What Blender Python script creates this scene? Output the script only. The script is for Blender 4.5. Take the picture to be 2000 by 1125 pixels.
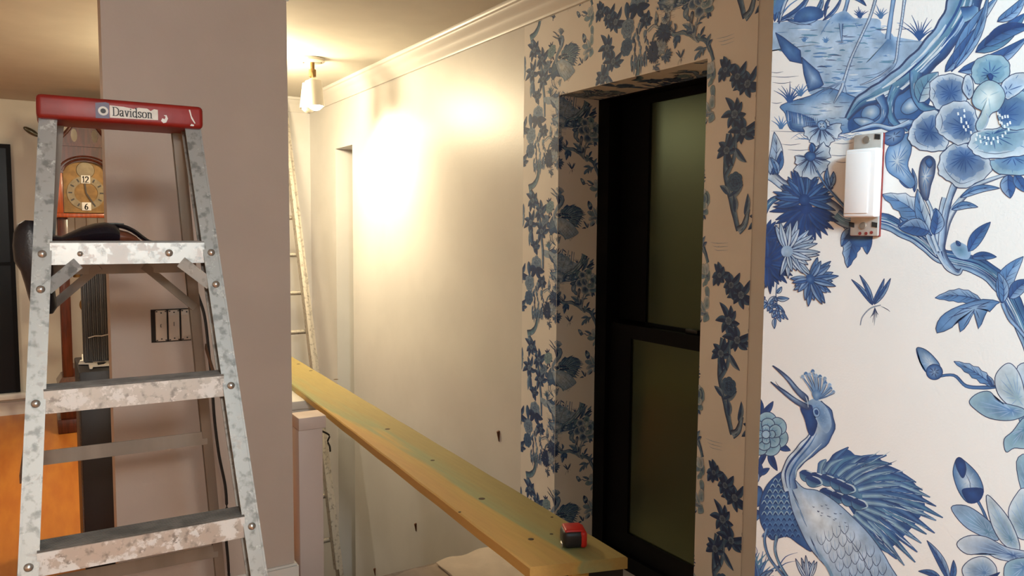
import bpy, bmesh, math, random
from mathutils import Vector, Matrix
random.seed(7)
D = bpy.data
C = bpy.context.scene.collection
for o in list(D.objects): D.objects.remove(o, do_unlink=True)

# ------------------------------------------------------------------ camera
CAMH = 1.45
FPX = 1500.0
yaw, pit, roll = math.radians(31.9), math.radians(4.4), 0.0079
fw = Vector((math.sin(yaw)*math.cos(pit), math.cos(yaw)*math.cos(pit), -math.sin(pit)))
r0 = Vector((math.cos(yaw), -math.sin(yaw), 0)); u0 = r0.cross(fw)
rt = (math.cos(roll)*r0 + math.sin(roll)*u0); up = rt.cross(fw)
CAM = Vector((0, 0, CAMH))
cd = D.cameras.new('camera'); cam = D.objects.new('camera', cd); C.objects.link(cam)
cd.sensor_width = 36.0; cd.lens = FPX/2000*36; cd.clip_start = 0.02
M3 = Matrix((rt, up, -fw)).transposed().to_4x4(); M3.translation = CAM
cam.matrix_world = M3
S = bpy.context.scene; S.camera = cam

# ------------------------------------------------------------------ world, lights, exposure
w = D.worlds.new('world'); S.world = w; w.use_nodes = True
bg = w.node_tree.nodes['Background']; bg.inputs[0].default_value = (0.5, 0.36, 0.24, 1); bg.inputs[1].default_value = 0.05
S.view_settings.view_transform = 'Standard'; S.view_settings.look = 'None'
S.view_settings.gamma = 1.0; S.view_settings.use_curve_mapping = False
S.view_settings.exposure = 0.0
def light(name, kind, loc, power, col, size=0.1, to=None, **k):
    l = D.lights.new(name, kind); l.energy = power; l.color = col
    if kind == 'AREA': l.shape = 'DISK'; l.size = size
    else: l.shadow_soft_size = size
    for a, b in k.items(): setattr(l, a, b)
    o = D.objects.new(name, l); C.objects.link(o); o.location = loc
    if to is not None: o.rotation_euler = (Vector(to)-Vector(loc)).to_track_quat('-Z', 'Y').to_euler()
    return o
# lamp of the room the photographer stands in (behind), added cool fill for the near wall, left room and hall lights
light('lamp_room', 'POINT', (-0.10, -1.9, 2.24), 175, (1.0, 0.96, 0.89), 0.12)
light('fill_near', 'POINT', (0.32, -0.25, 1.80), 35, (0.44, 0.79, 1.0), 0.10)  # added fill, brightens and cools the near wallpaper
light('lamp_left_room', 'AREA', (-0.9, 5.2, 2.34), 19, (1.0, 0.88, 0.70), 0.4, to=(-0.9, 5.2, 0))
light('lamp_hall', 'POINT', (1.02, 4.35, 2.18), 62, (1.0, 0.82, 0.52), 0.11)

# ------------------------------------------------------------------ pixel <-> place helpers (measuring)
def ray(px, py): return fw + rt*((px-1000)/FPX) + up*((562.5-py)/FPX)
def hit(px, py, ax, val):
    d = ray(px, py); return CAM + d*((val-CAM[ax])/d[ax])
def hx(px, py, v): return hit(px, py, 0, v)
def hy(px, py, v): return hit(px, py, 1, v)
def hz(px, py, v): return hit(px, py, 2, v)

# ------------------------------------------------------------------ materials
def srgb(r, g, b):
    f = lambda c: (c/255/12.92 if c/255 <= 0.04045 else ((c/255+0.055)/1.055)**2.4)
    return (f(r), f(g), f(b), 1)
def mat(name, col, rough=0.6, metal=0.0, var=0.0, vscale=8.0, bump=0.0, bscale=60.0, col2=None, stretch=None, spec=0.5, emit=None, estr=0.0, contrast=(0.4, 0.6), coat=0.0):
    m = D.materials.new(name); m.use_nodes = True; nt = m.node_tree; b = nt.nodes['Principled BSDF']
    b.inputs['Roughness'].default_value = rough; b.inputs['Metallic'].default_value = metal
    b.inputs['Specular IOR Level'].default_value = spec; b.inputs['Coat Weight'].default_value = coat
    b.inputs['Base Color'].default_value = col
    tc = nt.nodes.new('ShaderNodeTexCoord'); mp = nt.nodes.new('ShaderNodeMapping')
    nt.links.new(tc.outputs['Object'], mp.inputs[0])
    if stretch: mp.inputs['Scale'].default_value = stretch
    if var or col2:
        n = nt.nodes.new('ShaderNodeTexNoise'); n.inputs['Scale'].default_value = vscale; n.inputs['Detail'].default_value = 5
        nt.links.new(mp.outputs[0], n.inputs['Vector'])
        r = nt.nodes.new('ShaderNodeValToRGB'); r.color_ramp.elements[0].position = contrast[0]; r.color_ramp.elements[1].position = contrast[1]
        c2 = col2 or tuple(min(1, c*(1+var)) for c in col[:3])+(1,)
        c1 = col if col2 else tuple(c*(1-var) for c in col[:3])+(1,)
        r.color_ramp.elements[0].color = c1; r.color_ramp.elements[1].color = c2
        nt.links.new(n.outputs['Fac'], r.inputs[0]); nt.links.new(r.outputs[0], b.inputs['Base Color'])
    if bump:
        n2 = nt.nodes.new('ShaderNodeTexNoise'); n2.inputs['Scale'].default_value = bscale; n2.inputs['Detail'].default_value = 3
        nt.links.new(mp.outputs[0], n2.inputs['Vector'])
        bp = nt.nodes.new('ShaderNodeBump'); bp.inputs['Strength'].default_value = bump; bp.inputs['Distance'].default_value = 0.01
        nt.links.new(n2.outputs['Fac'], bp.inputs['Height']); nt.links.new(bp.outputs[0], b.inputs['Normal'])
    if emit: b.inputs['Emission Color'].default_value = emit; b.inputs['Emission Strength'].default_value = estr
    return m
M = {}
M['wall'] = mat('wall_paint', (0.66, 0.65, 0.635, 1), 0.38, var=0.03, vscale=3, bump=0.03, bscale=90)
M['wall_mat'] = mat('matte_wall_paint', (0.50, 0.415, 0.36, 1), 0.6, var=0.03, vscale=3, bump=0.04, bscale=120)
M['wall_left'] = mat('left_room_paint', (0.62, 0.58, 0.50, 1), 0.7, var=0.03, vscale=3)
M['ceil'] = mat('ceiling_paint', (0.60, 0.57, 0.50, 1), 0.8, var=0.03, vscale=4, bump=0.05, bscale=200)
M['trim'] = mat('trim_paint', (0.68, 0.66, 0.63, 1), 0.35)
M['paper'] = mat('wallpaper_ground', (0.78, 0.755, 0.73, 1), 0.62, var=0.02, vscale=5, bump=0.06, bscale=500)
M['raw'] = mat('bare_wall_edge', (0.50, 0.42, 0.36, 1), 0.7, var=0.05, vscale=20)
M['floor'] = mat('hardwood', srgb(204, 130, 52), 0.42, col2=srgb(182, 104, 40), vscale=3, stretch=(6, 0.8, 1), contrast=(0.3, 0.7))
M['carpet'] = mat('stair_carpet', (0.30, 0.25, 0.21, 1), 0.9, var=0.1, vscale=40, bump=0.2, bscale=300)
M['black'] = mat('black_plastic', (0.012, 0.011, 0.013, 1), 0.45)
M['blackframe'] = mat('black_window_frame', (0.003, 0.003, 0.004, 1), 0.5, spec=0.12)
M['leather'] = mat('black_leather', (0.010, 0.009, 0.014, 1), 0.38, bump=0.1, bscale=150)
M['brownleather'] = mat('brown_leather', srgb(110, 62, 42), 0.5, var=0.15, vscale=20)
M['red'] = mat('red_painted_steel', srgb(132, 24, 16), 0.45, var=0.12, vscale=12, bump=0.05, bscale=40)
M['redtray'] = mat('red_plastic', srgb(140, 26, 30), 0.4)
M['wood_dark'] = mat('mahogany', srgb(72, 29, 17), 0.28, var=0.3, vscale=6, stretch=(12, 12, 1), coat=0.3)
M['wood_orange'] = mat('cherry_wood', srgb(150, 66, 24), 0.3, var=0.2, vscale=6, stretch=(12, 12, 1), coat=0.3)
M['brass'] = mat('brass', (0.20, 0.11, 0.035, 1), 0.45, 0.5, var=0.15, vscale=25)
M['dial'] = mat('dial_silver', (0.19, 0.145, 0.085, 1), 0.4, 0.5, var=0.1, vscale=30)
M['white'] = mat('white_plastic', (0.80, 0.78, 0.78, 1), 0.35)
M['almond'] = mat('almond_plastic', (0.52, 0.43, 0.35, 1), 0.45, var=0.05)
M['galv'] = mat('galvanised_steel', (0.62, 0.62, 0.60, 1), 0.45, 0.6, var=0.08, vscale=60)
M['recess_shade'] = mat('painted_recess_shade', (0.02, 0.015, 0.013, 1), 0.9)  # near-black colour standing in for shade in openings and under the moulding
M['redbit'] = mat('red_box_edge', srgb(120, 40, 36), 0.7, var=0.2, vscale=200)
M['cord'] = mat('black_rubber', (0.012, 0.011, 0.011, 1), 0.5)
M['rear'] = mat('dull_aluminium', (0.25, 0.215, 0.18, 1), 0.5, 0.45, var=0.12, vscale=10, stretch=(1, 1, 0.3))
M['tread'] = mat('darkened_tread', (0.16, 0.14, 0.125, 1), 0.55, 0.35, var=0.2, vscale=25)  # darker base colour stands in for dark reflections on the aluminium step tops
M['rivet'] = mat('steel_rivet', (0.55, 0.53, 0.50, 1), 0.3, 0.9)
M['spread'] = mat('rusty_spreader', srgb(112, 84, 68), 0.5, 0.3, var=0.15, vscale=20)
M['cream'] = mat('cream_enamel', (0.50, 0.46, 0.38, 1), 0.4)
M['bulb'] = mat('bulb_glow', (1, 0.95, 0.85, 1), 0.4, emit=(1, 0.86, 0.62, 1), estr=24)
M['sticker'] = mat('sticker_paper', (0.66, 0.60, 0.53, 1), 0.6, var=0.05, vscale=60)
M['ink'] = mat('sticker_ink', (0.05, 0.045, 0.045, 1), 0.6)
M['purple'] = mat('sticker_logo', srgb(92, 84, 104), 0.5)
M['greyrib'] = mat('grey_ribbed_plastic', (0.055, 0.050, 0.048, 1), 0.4, var=0.35, vscale=5, stretch=(14, 14, 0.2))
M['paperwhite'] = mat('white_card', (0.72, 0.69, 0.64, 1), 0.6)
M['tapered'] = mat('red_tape_shell', srgb(190, 30, 22), 0.4)
M['cloth'] = mat('drop_cloth', (0.42, 0.34, 0.275, 1), 0.9, var=0.06, vscale=12, bump=0.15, bscale=30)
M['clothlight'] = mat('pale_cloth', (0.55, 0.47, 0.40, 1), 0.9, var=0.05, vscale=12)
M['yellowwood'] = mat('yellow_pine', srgb(214, 168, 84), 0.6, var=0.15, vscale=10, stretch=(1, 8, 8))
M['newel'] = mat('newel_paint', (0.60, 0.49, 0.45, 1), 0.5)
M['rust'] = mat('brown_wood_plug', srgb(98, 58, 36), 0.7, var=0.2, vscale=60)
M['darkmetal'] = mat('dark_bronze', (0.10, 0.09, 0.06, 1), 0.3, 0.8)
M['iron'] = mat('dark_iron', (0.05, 0.045, 0.04, 1), 0.4, 0.8)
M['knot'] = mat('knot_wood', srgb(74, 58, 34), 0.7)
M['night'] = mat('night_window_glass', (0.004, 0.005, 0.007, 1), 0.3, spec=0.15)
M['pane'] = mat('dark_reflective_glass', (0.105, 0.125, 0.075, 1), 0.28, 1.0)

def alu_paint(name, amount, base=(0.30, 0.285, 0.265, 1), rough=0.48, white=(0.42, 0.40, 0.375, 1)):
    m = D.materials.new(name); m.use_nodes = True; nt = m.node_tree; b = nt.nodes['Principled BSDF']
    tc = nt.nodes.new('ShaderNodeTexCoord')
    n = nt.nodes.new('ShaderNodeTexNoise'); n.inputs['Scale'].default_value = 26; n.inputs['Detail'].default_value = 8; n.inputs['Roughness'].default_value = 0.72
    nt.links.new(tc.outputs['Object'], n.inputs['Vector'])
    r = nt.nodes.new('ShaderNodeValToRGB'); r.color_ramp.elements[0].position = 0.60-amount; r.color_ramp.elements[1].position = 0.64-amount
    nt.links.new(n.outputs['Fac'], r.inputs[0])
    n2 = nt.nodes.new('ShaderNodeTexNoise'); n2.inputs['Scale'].default_value = 55; n2.inputs['Detail'].default_value = 6
    nt.links.new(tc.outputs['Object'], n2.inputs['Vector'])
    r2 = nt.nodes.new('ShaderNodeValToRGB'); r2.color_ramp.elements[0].position = 0.34; r2.color_ramp.elements[1].position = 0.48
    r2.color_ramp.elements[0].color = tuple(c*0.55 for c in base[:3])+(1,); r2.color_ramp.elements[1].color = base
    nt.links.new(n2.outputs['Fac'], r2.inputs[0])
    mx = nt.nodes.new('ShaderNodeMix'); mx.data_type = 'RGBA'
    nt.links.new(r.outputs[0], mx.inputs[0]); nt.links.new(r2.outputs[0], mx.inputs[6]); mx.inputs[7].default_value = white
    nt.links.new(mx.outputs[2], b.inputs['Base Color'])
    im = nt.nodes.new('ShaderNodeMath'); im.operation = 'MULTIPLY_ADD'; im.inputs[1].default_value = -0.55; im.inputs[2].default_value = 0.55
    nt.links.new(r.outputs[0], im.inputs[0]); nt.links.new(im.outputs[0], b.inputs['Metallic'])
    b.inputs['Roughness'].default_value = rough
    return m
M['alu'] = alu_paint('paint_spattered_aluminium', 0.03)
M['alustep'] = alu_paint('paint_crusted_aluminium', 0.08, (0.50, 0.48, 0.45, 1), 0.4, (0.66, 0.63, 0.60, 1))
M['alufar'] = alu_paint('ladder_aluminium_far', 0.0, (0.50, 0.46, 0.40, 1))

def plank_mat():
    m = D.materials.new('treated_lumber'); m.use_nodes = True; nt = m.node_tree; b = nt.nodes['Principled BSDF']
    tc = nt.nodes.new('ShaderNodeTexCoord'); mp = nt.nodes.new('ShaderNodeMapping'); mp.inputs['Scale'].default_value = (7, 0.55, 7)
    nt.links.new(tc.outputs['Object'], mp.inputs[0])
    n = nt.nodes.new('ShaderNodeTexNoise'); n.inputs['Scale'].default_value = 1.6; n.inputs['Detail'].default_value = 4
    nt.links.new(mp.outputs[0], n.inputs['Vector'])
    sx = nt.nodes.new('ShaderNodeSeparateXYZ'); nt.links.new(tc.outputs['Object'], sx.inputs[0])
    # greenish preservative stain towards the middle of the board's width
    ab = nt.nodes.new('ShaderNodeMath'); ab.operation = 'MULTIPLY_ADD'; ab.inputs[1].default_value = 3.2; ab.inputs[2].default_value = 0.02
    nt.links.new(sx.outputs[0], ab.inputs[0])
    ad = nt.nodes.new('ShaderNodeMath'); ad.operation = 'ADD'; nt.links.new(ab.outputs[0], ad.inputs[0]); nt.links.new(n.outputs['Fac'], ad.inputs[1])
    r = nt.nodes.new('ShaderNodeValToRGB'); e = r.color_ramp.elements
    e[0].position = 0.30; e[0].color = srgb(192, 150, 82); e[1].position = 0.85; e[1].color = srgb(164, 146, 88)
    k = e.new(0.5); k.color = srgb(190, 156, 82); k = e.new(0.60); k.color = srgb(150, 152, 104)
    nt.links.new(ad.outputs[0], r.inputs[0])
    g = nt.nodes.new('ShaderNodeTexNoise'); g.inputs['Scale'].default_value = 14; g.inputs['Detail'].default_value = 5; nt.links.new(mp.outputs[0], g.inputs['Vector'])
    mx = nt.nodes.new('ShaderNodeMix'); mx.data_type = 'RGBA'; mx.blend_type = 'MULTIPLY'; mx.inputs[0].default_value = 0.35
    nt.links.new(r.outputs[0], mx.inputs[6]); nt.links.new(g.outputs['Color'], mx.inputs[7])
    mm = nt.nodes.new('ShaderNodeMapRange'); mm.inputs[3].default_value = 0.5; mm.inputs[4].default_value = 1.25
    nt.links.new(g.outputs['Fac'], mm.inputs[0]); nt.links.new(mm.outputs[0], mx.inputs[7])
    nt.links.new(mx.outputs[2], b.inputs['Base Color']); b.inputs['Roughness'].default_value = 0.6
    return m
M['plank'] = plank_mat()
def print_mat():
    m = D.materials.new('wallpaper_ink'); m.use_nodes = True; nt = m.node_tree; b = nt.nodes['Principled BSDF']
    a = nt.nodes.new('ShaderNodeAttribute'); a.attribute_name = 'Col'
    tc = nt.nodes.new('ShaderNodeTexCoord'); n = nt.nodes.new('ShaderNodeTexNoise'); n.inputs['Scale'].default_value = 70; n.inputs['Detail'].default_value = 6
    nt.links.new(tc.outputs['Object'], n.inputs['Vector'])
    mr = nt.nodes.new('ShaderNodeMapRange'); mr.inputs[1].default_value = 0.3; mr.inputs[2].default_value = 0.7; mr.inputs[3].default_value = 0.78; mr.inputs[4].default_value = 1.22
    nt.links.new(n.outputs['Fac'], mr.inputs[0])
    mx = nt.nodes.new('ShaderNodeMix'); mx.data_type = 'RGBA'; mx.blend_type = 'MULTIPLY'; mx.inputs[0].default_value = 1
    nt.links.new(a.outputs['Color'], mx.inputs[6]); nt.links.new(mr.outputs[0], mx.inputs[7])
    nt.links.new(mx.outputs[2], b.inputs['Base Color']); b.inputs['Roughness'].default_value = 0.62
    return m
M['print'] = print_mat()

# ------------------------------------------------------------------ mesh helpers
class MB:
    def __init__(s): s.v = []; s.f = []
    def add(s, vs, fs):
        o = len(s.v); s.v += [Vector(p) for p in vs]; s.f += [tuple(i+o for i in f) for f in fs]; return s
    def box(s, a, b):
        x0, y0, z0 = (min(a[i], b[i]) for i in range(3)); x1, y1, z1 = (max(a[i], b[i]) for i in range(3))
        return s.add([(x0,y0,z0),(x1,y0,z0),(x1,y1,z0),(x0,y1,z0),(x0,y0,z1),(x1,y0,z1),(x1,y1,z1),(x0,y1,z1)],
                     [(0,3,2,1),(4,5,6,7),(0,1,5,4),(1,2,6,5),(2,3,7,6),(3,0,4,7)])
    def rbox(s, a, b, r=0.003, seg=2):
        bm = bmesh.new(); c = (Vector(a)+Vector(b))/2; d = [abs(b[i]-a[i]) for i in range(3)]
        bmesh.ops.create_cube(bm, size=1, matrix=Matrix.Translation(c) @ Matrix.Diagonal((*d, 1)))
        bmesh.ops.bevel(bm, geom=list(bm.edges), offset=min(r, min(d)*0.45), segments=seg, profile=0.5, affect='EDGES')
        return s.bm(bm)
    def bm(s, bm):
        bm.verts.index_update(); s.add([v.co for v in bm.verts], [[v.index for v in f.verts] for f in bm.faces]); bm.free(); return s
    def bar(s, p0, p1, w, d, ref):
        """rectangular bar p0->p1; w along ref, d across"""
        p0 = Vector(p0); p1 = Vector(p1); t = (p1-p0).normalized(); a = Vector(ref); a = (a-t*a.dot(t)).normalized(); b = t.cross(a)
        vs = [p+a*(w/2*i)+b*(d/2*j) for p in (p0, p1) for i, j in ((-1,-1),(1,-1),(1,1),(-1,1))]
        return s.add(vs, [(3,2,1,0),(4,5,6,7),(0,1,5,4),(1,2,6,5),(2,3,7,6),(3,0,4,7)])
    def tube(s, pts, rad, n=8, flat=1.0, ref=(0,0,1), cap=True):
        pts = [Vector(p) for p in pts]; m = len(pts)
        if not isinstance(rad, (list, tuple)): rad = [rad]*m
        vs = []; fs = []
        for i, p in enumerate(pts):
            t = (pts[min(i+1, m-1)]-pts[max(i-1, 0)]).normalized()
            a = Vector(ref); a = a-t*a.dot(t)
            if a.length < 1e-4: a = Vector((1, 0, 0)); a = a-t*a.dot(t)
            a.normalize(); b = t.cross(a)
            for k in range(n):
                q = 2*math.pi*k/n; vs.append(p+a*(rad[i]*math.cos(q))+b*(rad[i]*flat*math.sin(q)))
        for i in range(m-1):
            for k in range(n):
                k2 = (k+1) % n; fs.append((i*n+k, i*n+k2, (i+1)*n+k2, (i+1)*n+k))
        if cap: fs.append(tuple(range(n-1, -1, -1))); fs.append(tuple((m-1)*n+k for k in range(n)))
        return s.add(vs, fs)
    def prism(s, poly, vec):
        """poly: list of 3d points (one face), extruded along vec"""
        n = len(poly); vec = Vector(vec); p = [Vector(q) for q in poly]
        vs = p+[q+vec for q in p]; fs = [tuple(range(n-1, -1, -1)), tuple(range(n, 2*n))]+[(i, (i+1) % n, n+(i+1) % n, n+i) for i in range(n)]
        return s.add(vs, fs)
    def lathe(s, prof, c, axis=(0,0,1), n=24):
        """prof: (radius, height) list; around axis from c"""
        ax = Vector(axis).normalized(); a = ax.orthogonal().normalized(); b = ax.cross(a); c = Vector(c); vs = []; fs = []
        for r_, h in prof:
            for k in range(n):
                q = 2*math.pi*k/n; vs.append(c+ax*h+(a*math.cos(q)+b*math.sin(q))*max(r_, 1e-5))
        for i in range(len(prof)-1):
            for k in range(n):
                k2 = (k+1) % n; fs.append((i*n+k, i*n+k2, (i+1)*n+k2, (i+1)*n+k))
        fs.append(tuple(range(n-1, -1, -1))); fs.append(tuple((len(prof)-1)*n+k for k in range(n)))
        return s.add(vs, fs)
    def build(s, name, m, parent=None, smooth=True, org=None):
        o_ = Vector((0,0,0))
        if parent is not None: o_ = Vector(parent.get('_org', (0,0,0)))
        elif org is not None: o_ = Vector(org)
        me = D.meshes.new(name); me.from_pydata([tuple(v-o_) for v in s.v], [], s.f)
        bm = bmesh.new(); bm.from_mesh(me); bmesh.ops.recalc_face_normals(bm, faces=list(bm.faces)); bm.to_mesh(me); bm.free()
        if m is not None: me.materials.append(m)
        if smooth:
            me.polygons.foreach_set('use_smooth', [True]*len(me.polygons)); me.set_sharp_from_angle(angle=math.radians(38))
        ob = D.objects.new(name, me); C.objects.link(ob); ob['_org'] = tuple(o_)
        if parent is not None: ob.parent = parent
        else: ob.location = o_
        return ob
def tag(o, label, cat, group=None):
    o['label'] = label; o['category'] = cat
    if group: o['group'] = group
    return o
def thing(name, loc, label, cat, group=None):
    o = D.objects.new(name, None); C.objects.link(o); o.location = loc; o['_org'] = tuple(loc); o.empty_display_size = 0.05
    return tag(o, label, cat, group)
def struct(o): o['kind'] = 'structure'; return o
def catmull(p, closed=False, n=6):
    p = [Vector(q) for q in p]; m = len(p); out = []
    for i in range(m if closed else m-1):
        if closed: a, b, c, d = p[(i-1) % m], p[i], p[(i+1) % m], p[(i+2) % m]
        else: a, b, c, d = p[max(i-1, 0)], p[i], p[i+1], p[min(i+2, m-1)]
        for k in range(n):
            t = k/n; out.append(0.5*((2*b)+(c-a)*t+(2*a-5*b+4*c-d)*t*t+(3*b-a-3*c+d)*t**3))
    if not closed: out.append(p[-1])
    return out
# ------------------------------------------------------------------ structure
XH, XN, YN, YC, ZC = 1.76, 0.74, 0.617, 3.03, 2.385      # hall wall, near wall, its end, pillar front, ceiling
YB, YL = 5.67, 6.94                                     # hall end wall, left room end wall
OY0, OY1, OZ1 = 1.711, 2.49, 1.972                      # window opening in the hall wall
NY0, NY1, NZ1 = 4.784, 5.11, 1.982                      # niche
TH = 0.42
LE = 2.92                                               # edge of the landing
struct(MB().box((-3.2, -3.2, -0.2), (0.86, YL, 0)).build('floor', M['floor']))
struct(MB().box((0.86, -0.2, -0.2), (XH+TH, LE, 0)).build('floor_landing', M['carpet']))
fl = MB().box((0.86, LE, -2.2), (XH+TH, YB, -2.0)); struct(fl.build('floor_lower', M['carpet']))
st = MB()
for i in range(9): st.box((0.87, LE+0.01+i*0.235, -2.0), (XH-0.001, LE+0.01+(i+1)*0.235, -0.19*(i+1)))
struct(st.build('stair_flight', M['carpet']))
struct(MB().box((-3.2, -3.2, ZC), (XH+TH, YL+0.2, ZC+0.15)).build('ceiling', M['ceil']))
wr = MB()
wr.box((XH, 0.62, -2.2), (XH+TH, OY0, ZC)); wr.box((XH, OY0, OZ1), (XH+TH, OY1, ZC)); wr.box((XH, OY0, -2.2), (XH+TH, OY1, 0.10))
wr.box((XH, OY1, -2.2), (XH+TH, NY0, ZC)); wr.box((XH, NY0, NZ1), (XH+TH, NY1, ZC)); wr.box((XH, NY1, -2.2), (XH+TH, YB, ZC)); wr.box((XH+0.40, NY0, -2.2), (XH+TH, NY1, NZ1))
wall_r = struct(wr.build('wall_right', M['wall'], smooth=False))
wn = struct(MB().box((XN, -3.2, -0.2), (XH+TH, YN, ZC)).build('wall_front_right', M['raw']))
struct(MB().box((0.70, YB, -2.2), (XH+TH, YB+0.15, ZC)).box((0.70, YB+0.15, -0.2), (0.85, YL, ZC)).build('wall_back', M['wall']))
struct(MB().box((-3.2, YL, -0.2), (0.85, YL+0.15, ZC)).build('wall_back_left', M['wall_left']))
struct(MB().box((-3.35, -3.2, -0.2), (-3.2, YL+0.15, ZC)).build('wall_left', M['wall_left']))
struct(MB().box((-3.35, -3.35, -0.2), (XH+TH, -3.2, ZC)).build('wall_front', M['wall_left']))
struct(MB().box((0.22, YC, 0), (0.855, YC+0.12, ZC)).build('wall_pillar', M['wall_mat']))
struct(MB().box((0.855, YC+0.2, -2.2), (0.87, YB, 0)).build('wall_stair_side', M['newel']))
# crown mouldings
def crown_prof(): return [(0,0),(0.012,0),(0.016,0.012),(0.028,0.024),(0.034,0.040),(0.046,0.056),(0.058,0.066),(0.064,0.078),(0.074,0.082),(0.078,0.090),(0.078,0.098),(0,0.098)]
ZB = ZC-0.098
def crown(name, p0, p1, inward):
    p0 = Vector(p0); p1 = Vector(p1); n = Vector(inward)
    return struct(MB().prism([p0+n*a+Vector((0,0,b)) for a, b in crown_prof()], p1-p0).build(name, M['trim']))
crown('trim_1', (XH, YN, ZB), (XH, YB, ZB), (-1,0,0))
crown('trim_2', (0.86, YB, ZB), (XH, YB, ZB), (0,-1,0))
pc = MB(); x0, x1, y0, y1 = 0.22, 0.855, YC, YC+0.12
pr = [(0,0),(0.008,0),(0.012,0.01),(0.03,0.03),(0.046,0.05),(0.05,0.07),(0,0.07)]
pc.prism([(x0-0.0, y0-a, ZC-0.07+b) for a, b in pr], (x1-x0, 0, 0)); pc.prism([(x1+a, y0, ZC-0.07+b) for a, b in pr], (0, y1-y0, 0))
struct(pc.build('trim_3', M['trim']))
struct(MB().box((x0, y0-0.014, 0), (x1+0.014, y0, 0.082)).box((x1, y0, 0), (x1+0.014, y1, 0.082)).rbox((x0, y0-0.010, 0.082), (x1+0.010, y0, 0.092), 0.003).build('baseboard_pillar', M['trim']))
struct(MB().box((-3.2, YL-0.015, 0), (0.7, YL, 0.10)).build('baseboard_back_left', M['trim']))
sk = MB(); sk.bar((XH-0.008, LE-0.25, 0.10), (XH-0.008, LE+0.9, -0.62), 0.016, 0.09, (1, 0, 0)); struct(sk.build('trim_4', M['trim']))
struct(MB().box((XH-0.012, 0.63, 0), (XH, OY0, 0.09)).box((XH-0.012, OY1, 0), (XH, LE-0.22, 0.09)).build('baseboard_right', M['trim']))

# window in the papered opening
PXU, PXL = 2.03, 1.985
win = D.objects.new('window_1', None); C.objects.link(win); win['_org'] = (0,0,0); win['kind'] = 'structure'
yU = hx(1268, 400, PXU).y; yLw = hx(1233, 760, PXL).y
zTop = hx(1300, 196, PXU).z; zR1 = hx(1300, 636, PXU-0.01).z; zR0 = hx(1250, 664, PXL).z
MB().box((1.955, OY1-0.07, 0.10), (XH+TH, OY1, OZ1)).box((1.955, OY0, 0.10), (XH+TH, OY0+0.05, OZ1)).box((1.955, OY0+0.05, zTop+0.03), (XH+TH, OY1-0.07, OZ1)).box((1.955, OY0+0.05, 0.10), (XH+TH, OY1-0.07, 0.16)).build('frame', M['blackframe'], win)
us = MB().box((PXU-0.008, yU, zR1), (PXU+0.03, OY1-0.07, OZ1)).box((PXU-0.008, OY0+0.05, zTop), (PXU+0.03, yU, zTop+0.04)).box((PXU-0.008, OY0+0.05, zR1-0.06), (PXU+0.03, yU, zR1)).build('upper_sash', M['blackframe'], win)
MB().box((PXU, OY0+0.05, zR1), (PXU+0.006, yU, zTop)).build('upper_pane', M['pane'], us)
ls = MB().box((PXL-0.008, yLw, 0.16), (PXL+0.03, OY1-0.07, zR1-0.012)).box((PXL-0.008, OY0+0.05, zR0), (PXL+0.03, yLw, zR1-0.012)).box((PXL-0.008, OY0+0.05, 0.16), (PXL+0.03, yLw, 0.24)).build('lower_sash', M['blackframe'], win)
MB().box((PXL, OY0+0.05, 0.24), (PXL+0.006, yLw, zR0)).build('lower_pane', M['pane'], ls)
MB().rbox((PXU-0.03, yU-0.30, zR1-0.012), (PXU-0.006, yU-0.24, zR1+0.004), 0.003).build('sash_lock', M['iron'], us)
# dark window of the left room
w2 = D.objects.new('window_2', None); C.objects.link(w2); w2['_org'] = (0,0,0); w2['kind'] = 'structure'
a = hy(20, 282, YL-0.03); b = hy(41, 765, YL-0.03); m_ = hy(30, 515, YL-0.03)
MB().box((a.x-1.0, YL-0.03, b.z), (a.x-0.03, YL-0.005, m_.z-0.012)).build('lower_pane', M['night'], w2)
MB().box((a.x-1.0, YL-0.028, m_.z+0.012), (a.x-0.03, YL-0.004, a.z-0.03)).build('upper_pane', M['night'], w2)
MB().box((a.x-1.05, YL-0.04, m_.z-0.012), (a.x-0.03, YL, m_.z+0.010)).box((a.x-0.03, YL-0.04, b.z), (a.x, YL, a.z)).box((a.x-1.05, YL-0.04, a.z-0.03), (a.x-0.03, YL, a.z)).box((a.x-1.08, YL-0.04, b.z), (a.x-1.0, YL, a.z-0.03)).build('frame', M['blackframe'], w2)
MB().rbox((a.x-1.1, YL-0.09, b.z-0.045), (a.x+0.14, YL, b.z-0.002), 0.006).build('sill', M['trim'], w2)

# newel post and knee wall by the stairwell
nl = hy(585, 1000, 3.14); nr = hy(632, 1000, 3.14); nt_ = hy(611, 815, 3.12).z
nw = thing('newel_post', ((nl.x+nr.x)/2, 3.185, -0.3), 'pinkish painted square newel post with flat cap at the stairwell beside the pillar', 'post')
MB().rbox((nl.x, 3.14, -0.3), (nr.x, 3.235, nt_-0.055), 0.004).build('shaft', M['newel'], nw)
MB().rbox((nl.x-0.002, 3.128, nt_-0.055), (nr.x+0.013, 3.247, nt_), 0.006).build('cap', M['newel'], nw)
hk = [hy(640, 838, 3.18), hy(643, 850, 3.18), hy(640, 862, 3.18), hy(644, 872, 3.18), hy(645, 882, 3.18)]
hk[0].x = nr.x
MB().tube(catmull(hk, n=4), 0.004, 6).lathe([(0.0,0),(0.009,0.0),(0.009,0.006),(0,0.006)], hk[0]-Vector((0.004,0,0)), (1,0,0), 10).build('hook', M['iron'], nw)
kw = thing('knee_wall', (1.0, 3.9, 0), 'low cream knee wall with moulded cap carrying the far half of the plank', 'knee wall')
MB().box((0.872, 3.74, -1.2), (1.14, 4.08, 0.50)).build('panel', M['trim'], kw)
MB().rbox((0.872, 3.665, 0.565), (1.205, 4.16, 0.608), 0.006).build('cap', M['trim'], kw)
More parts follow.
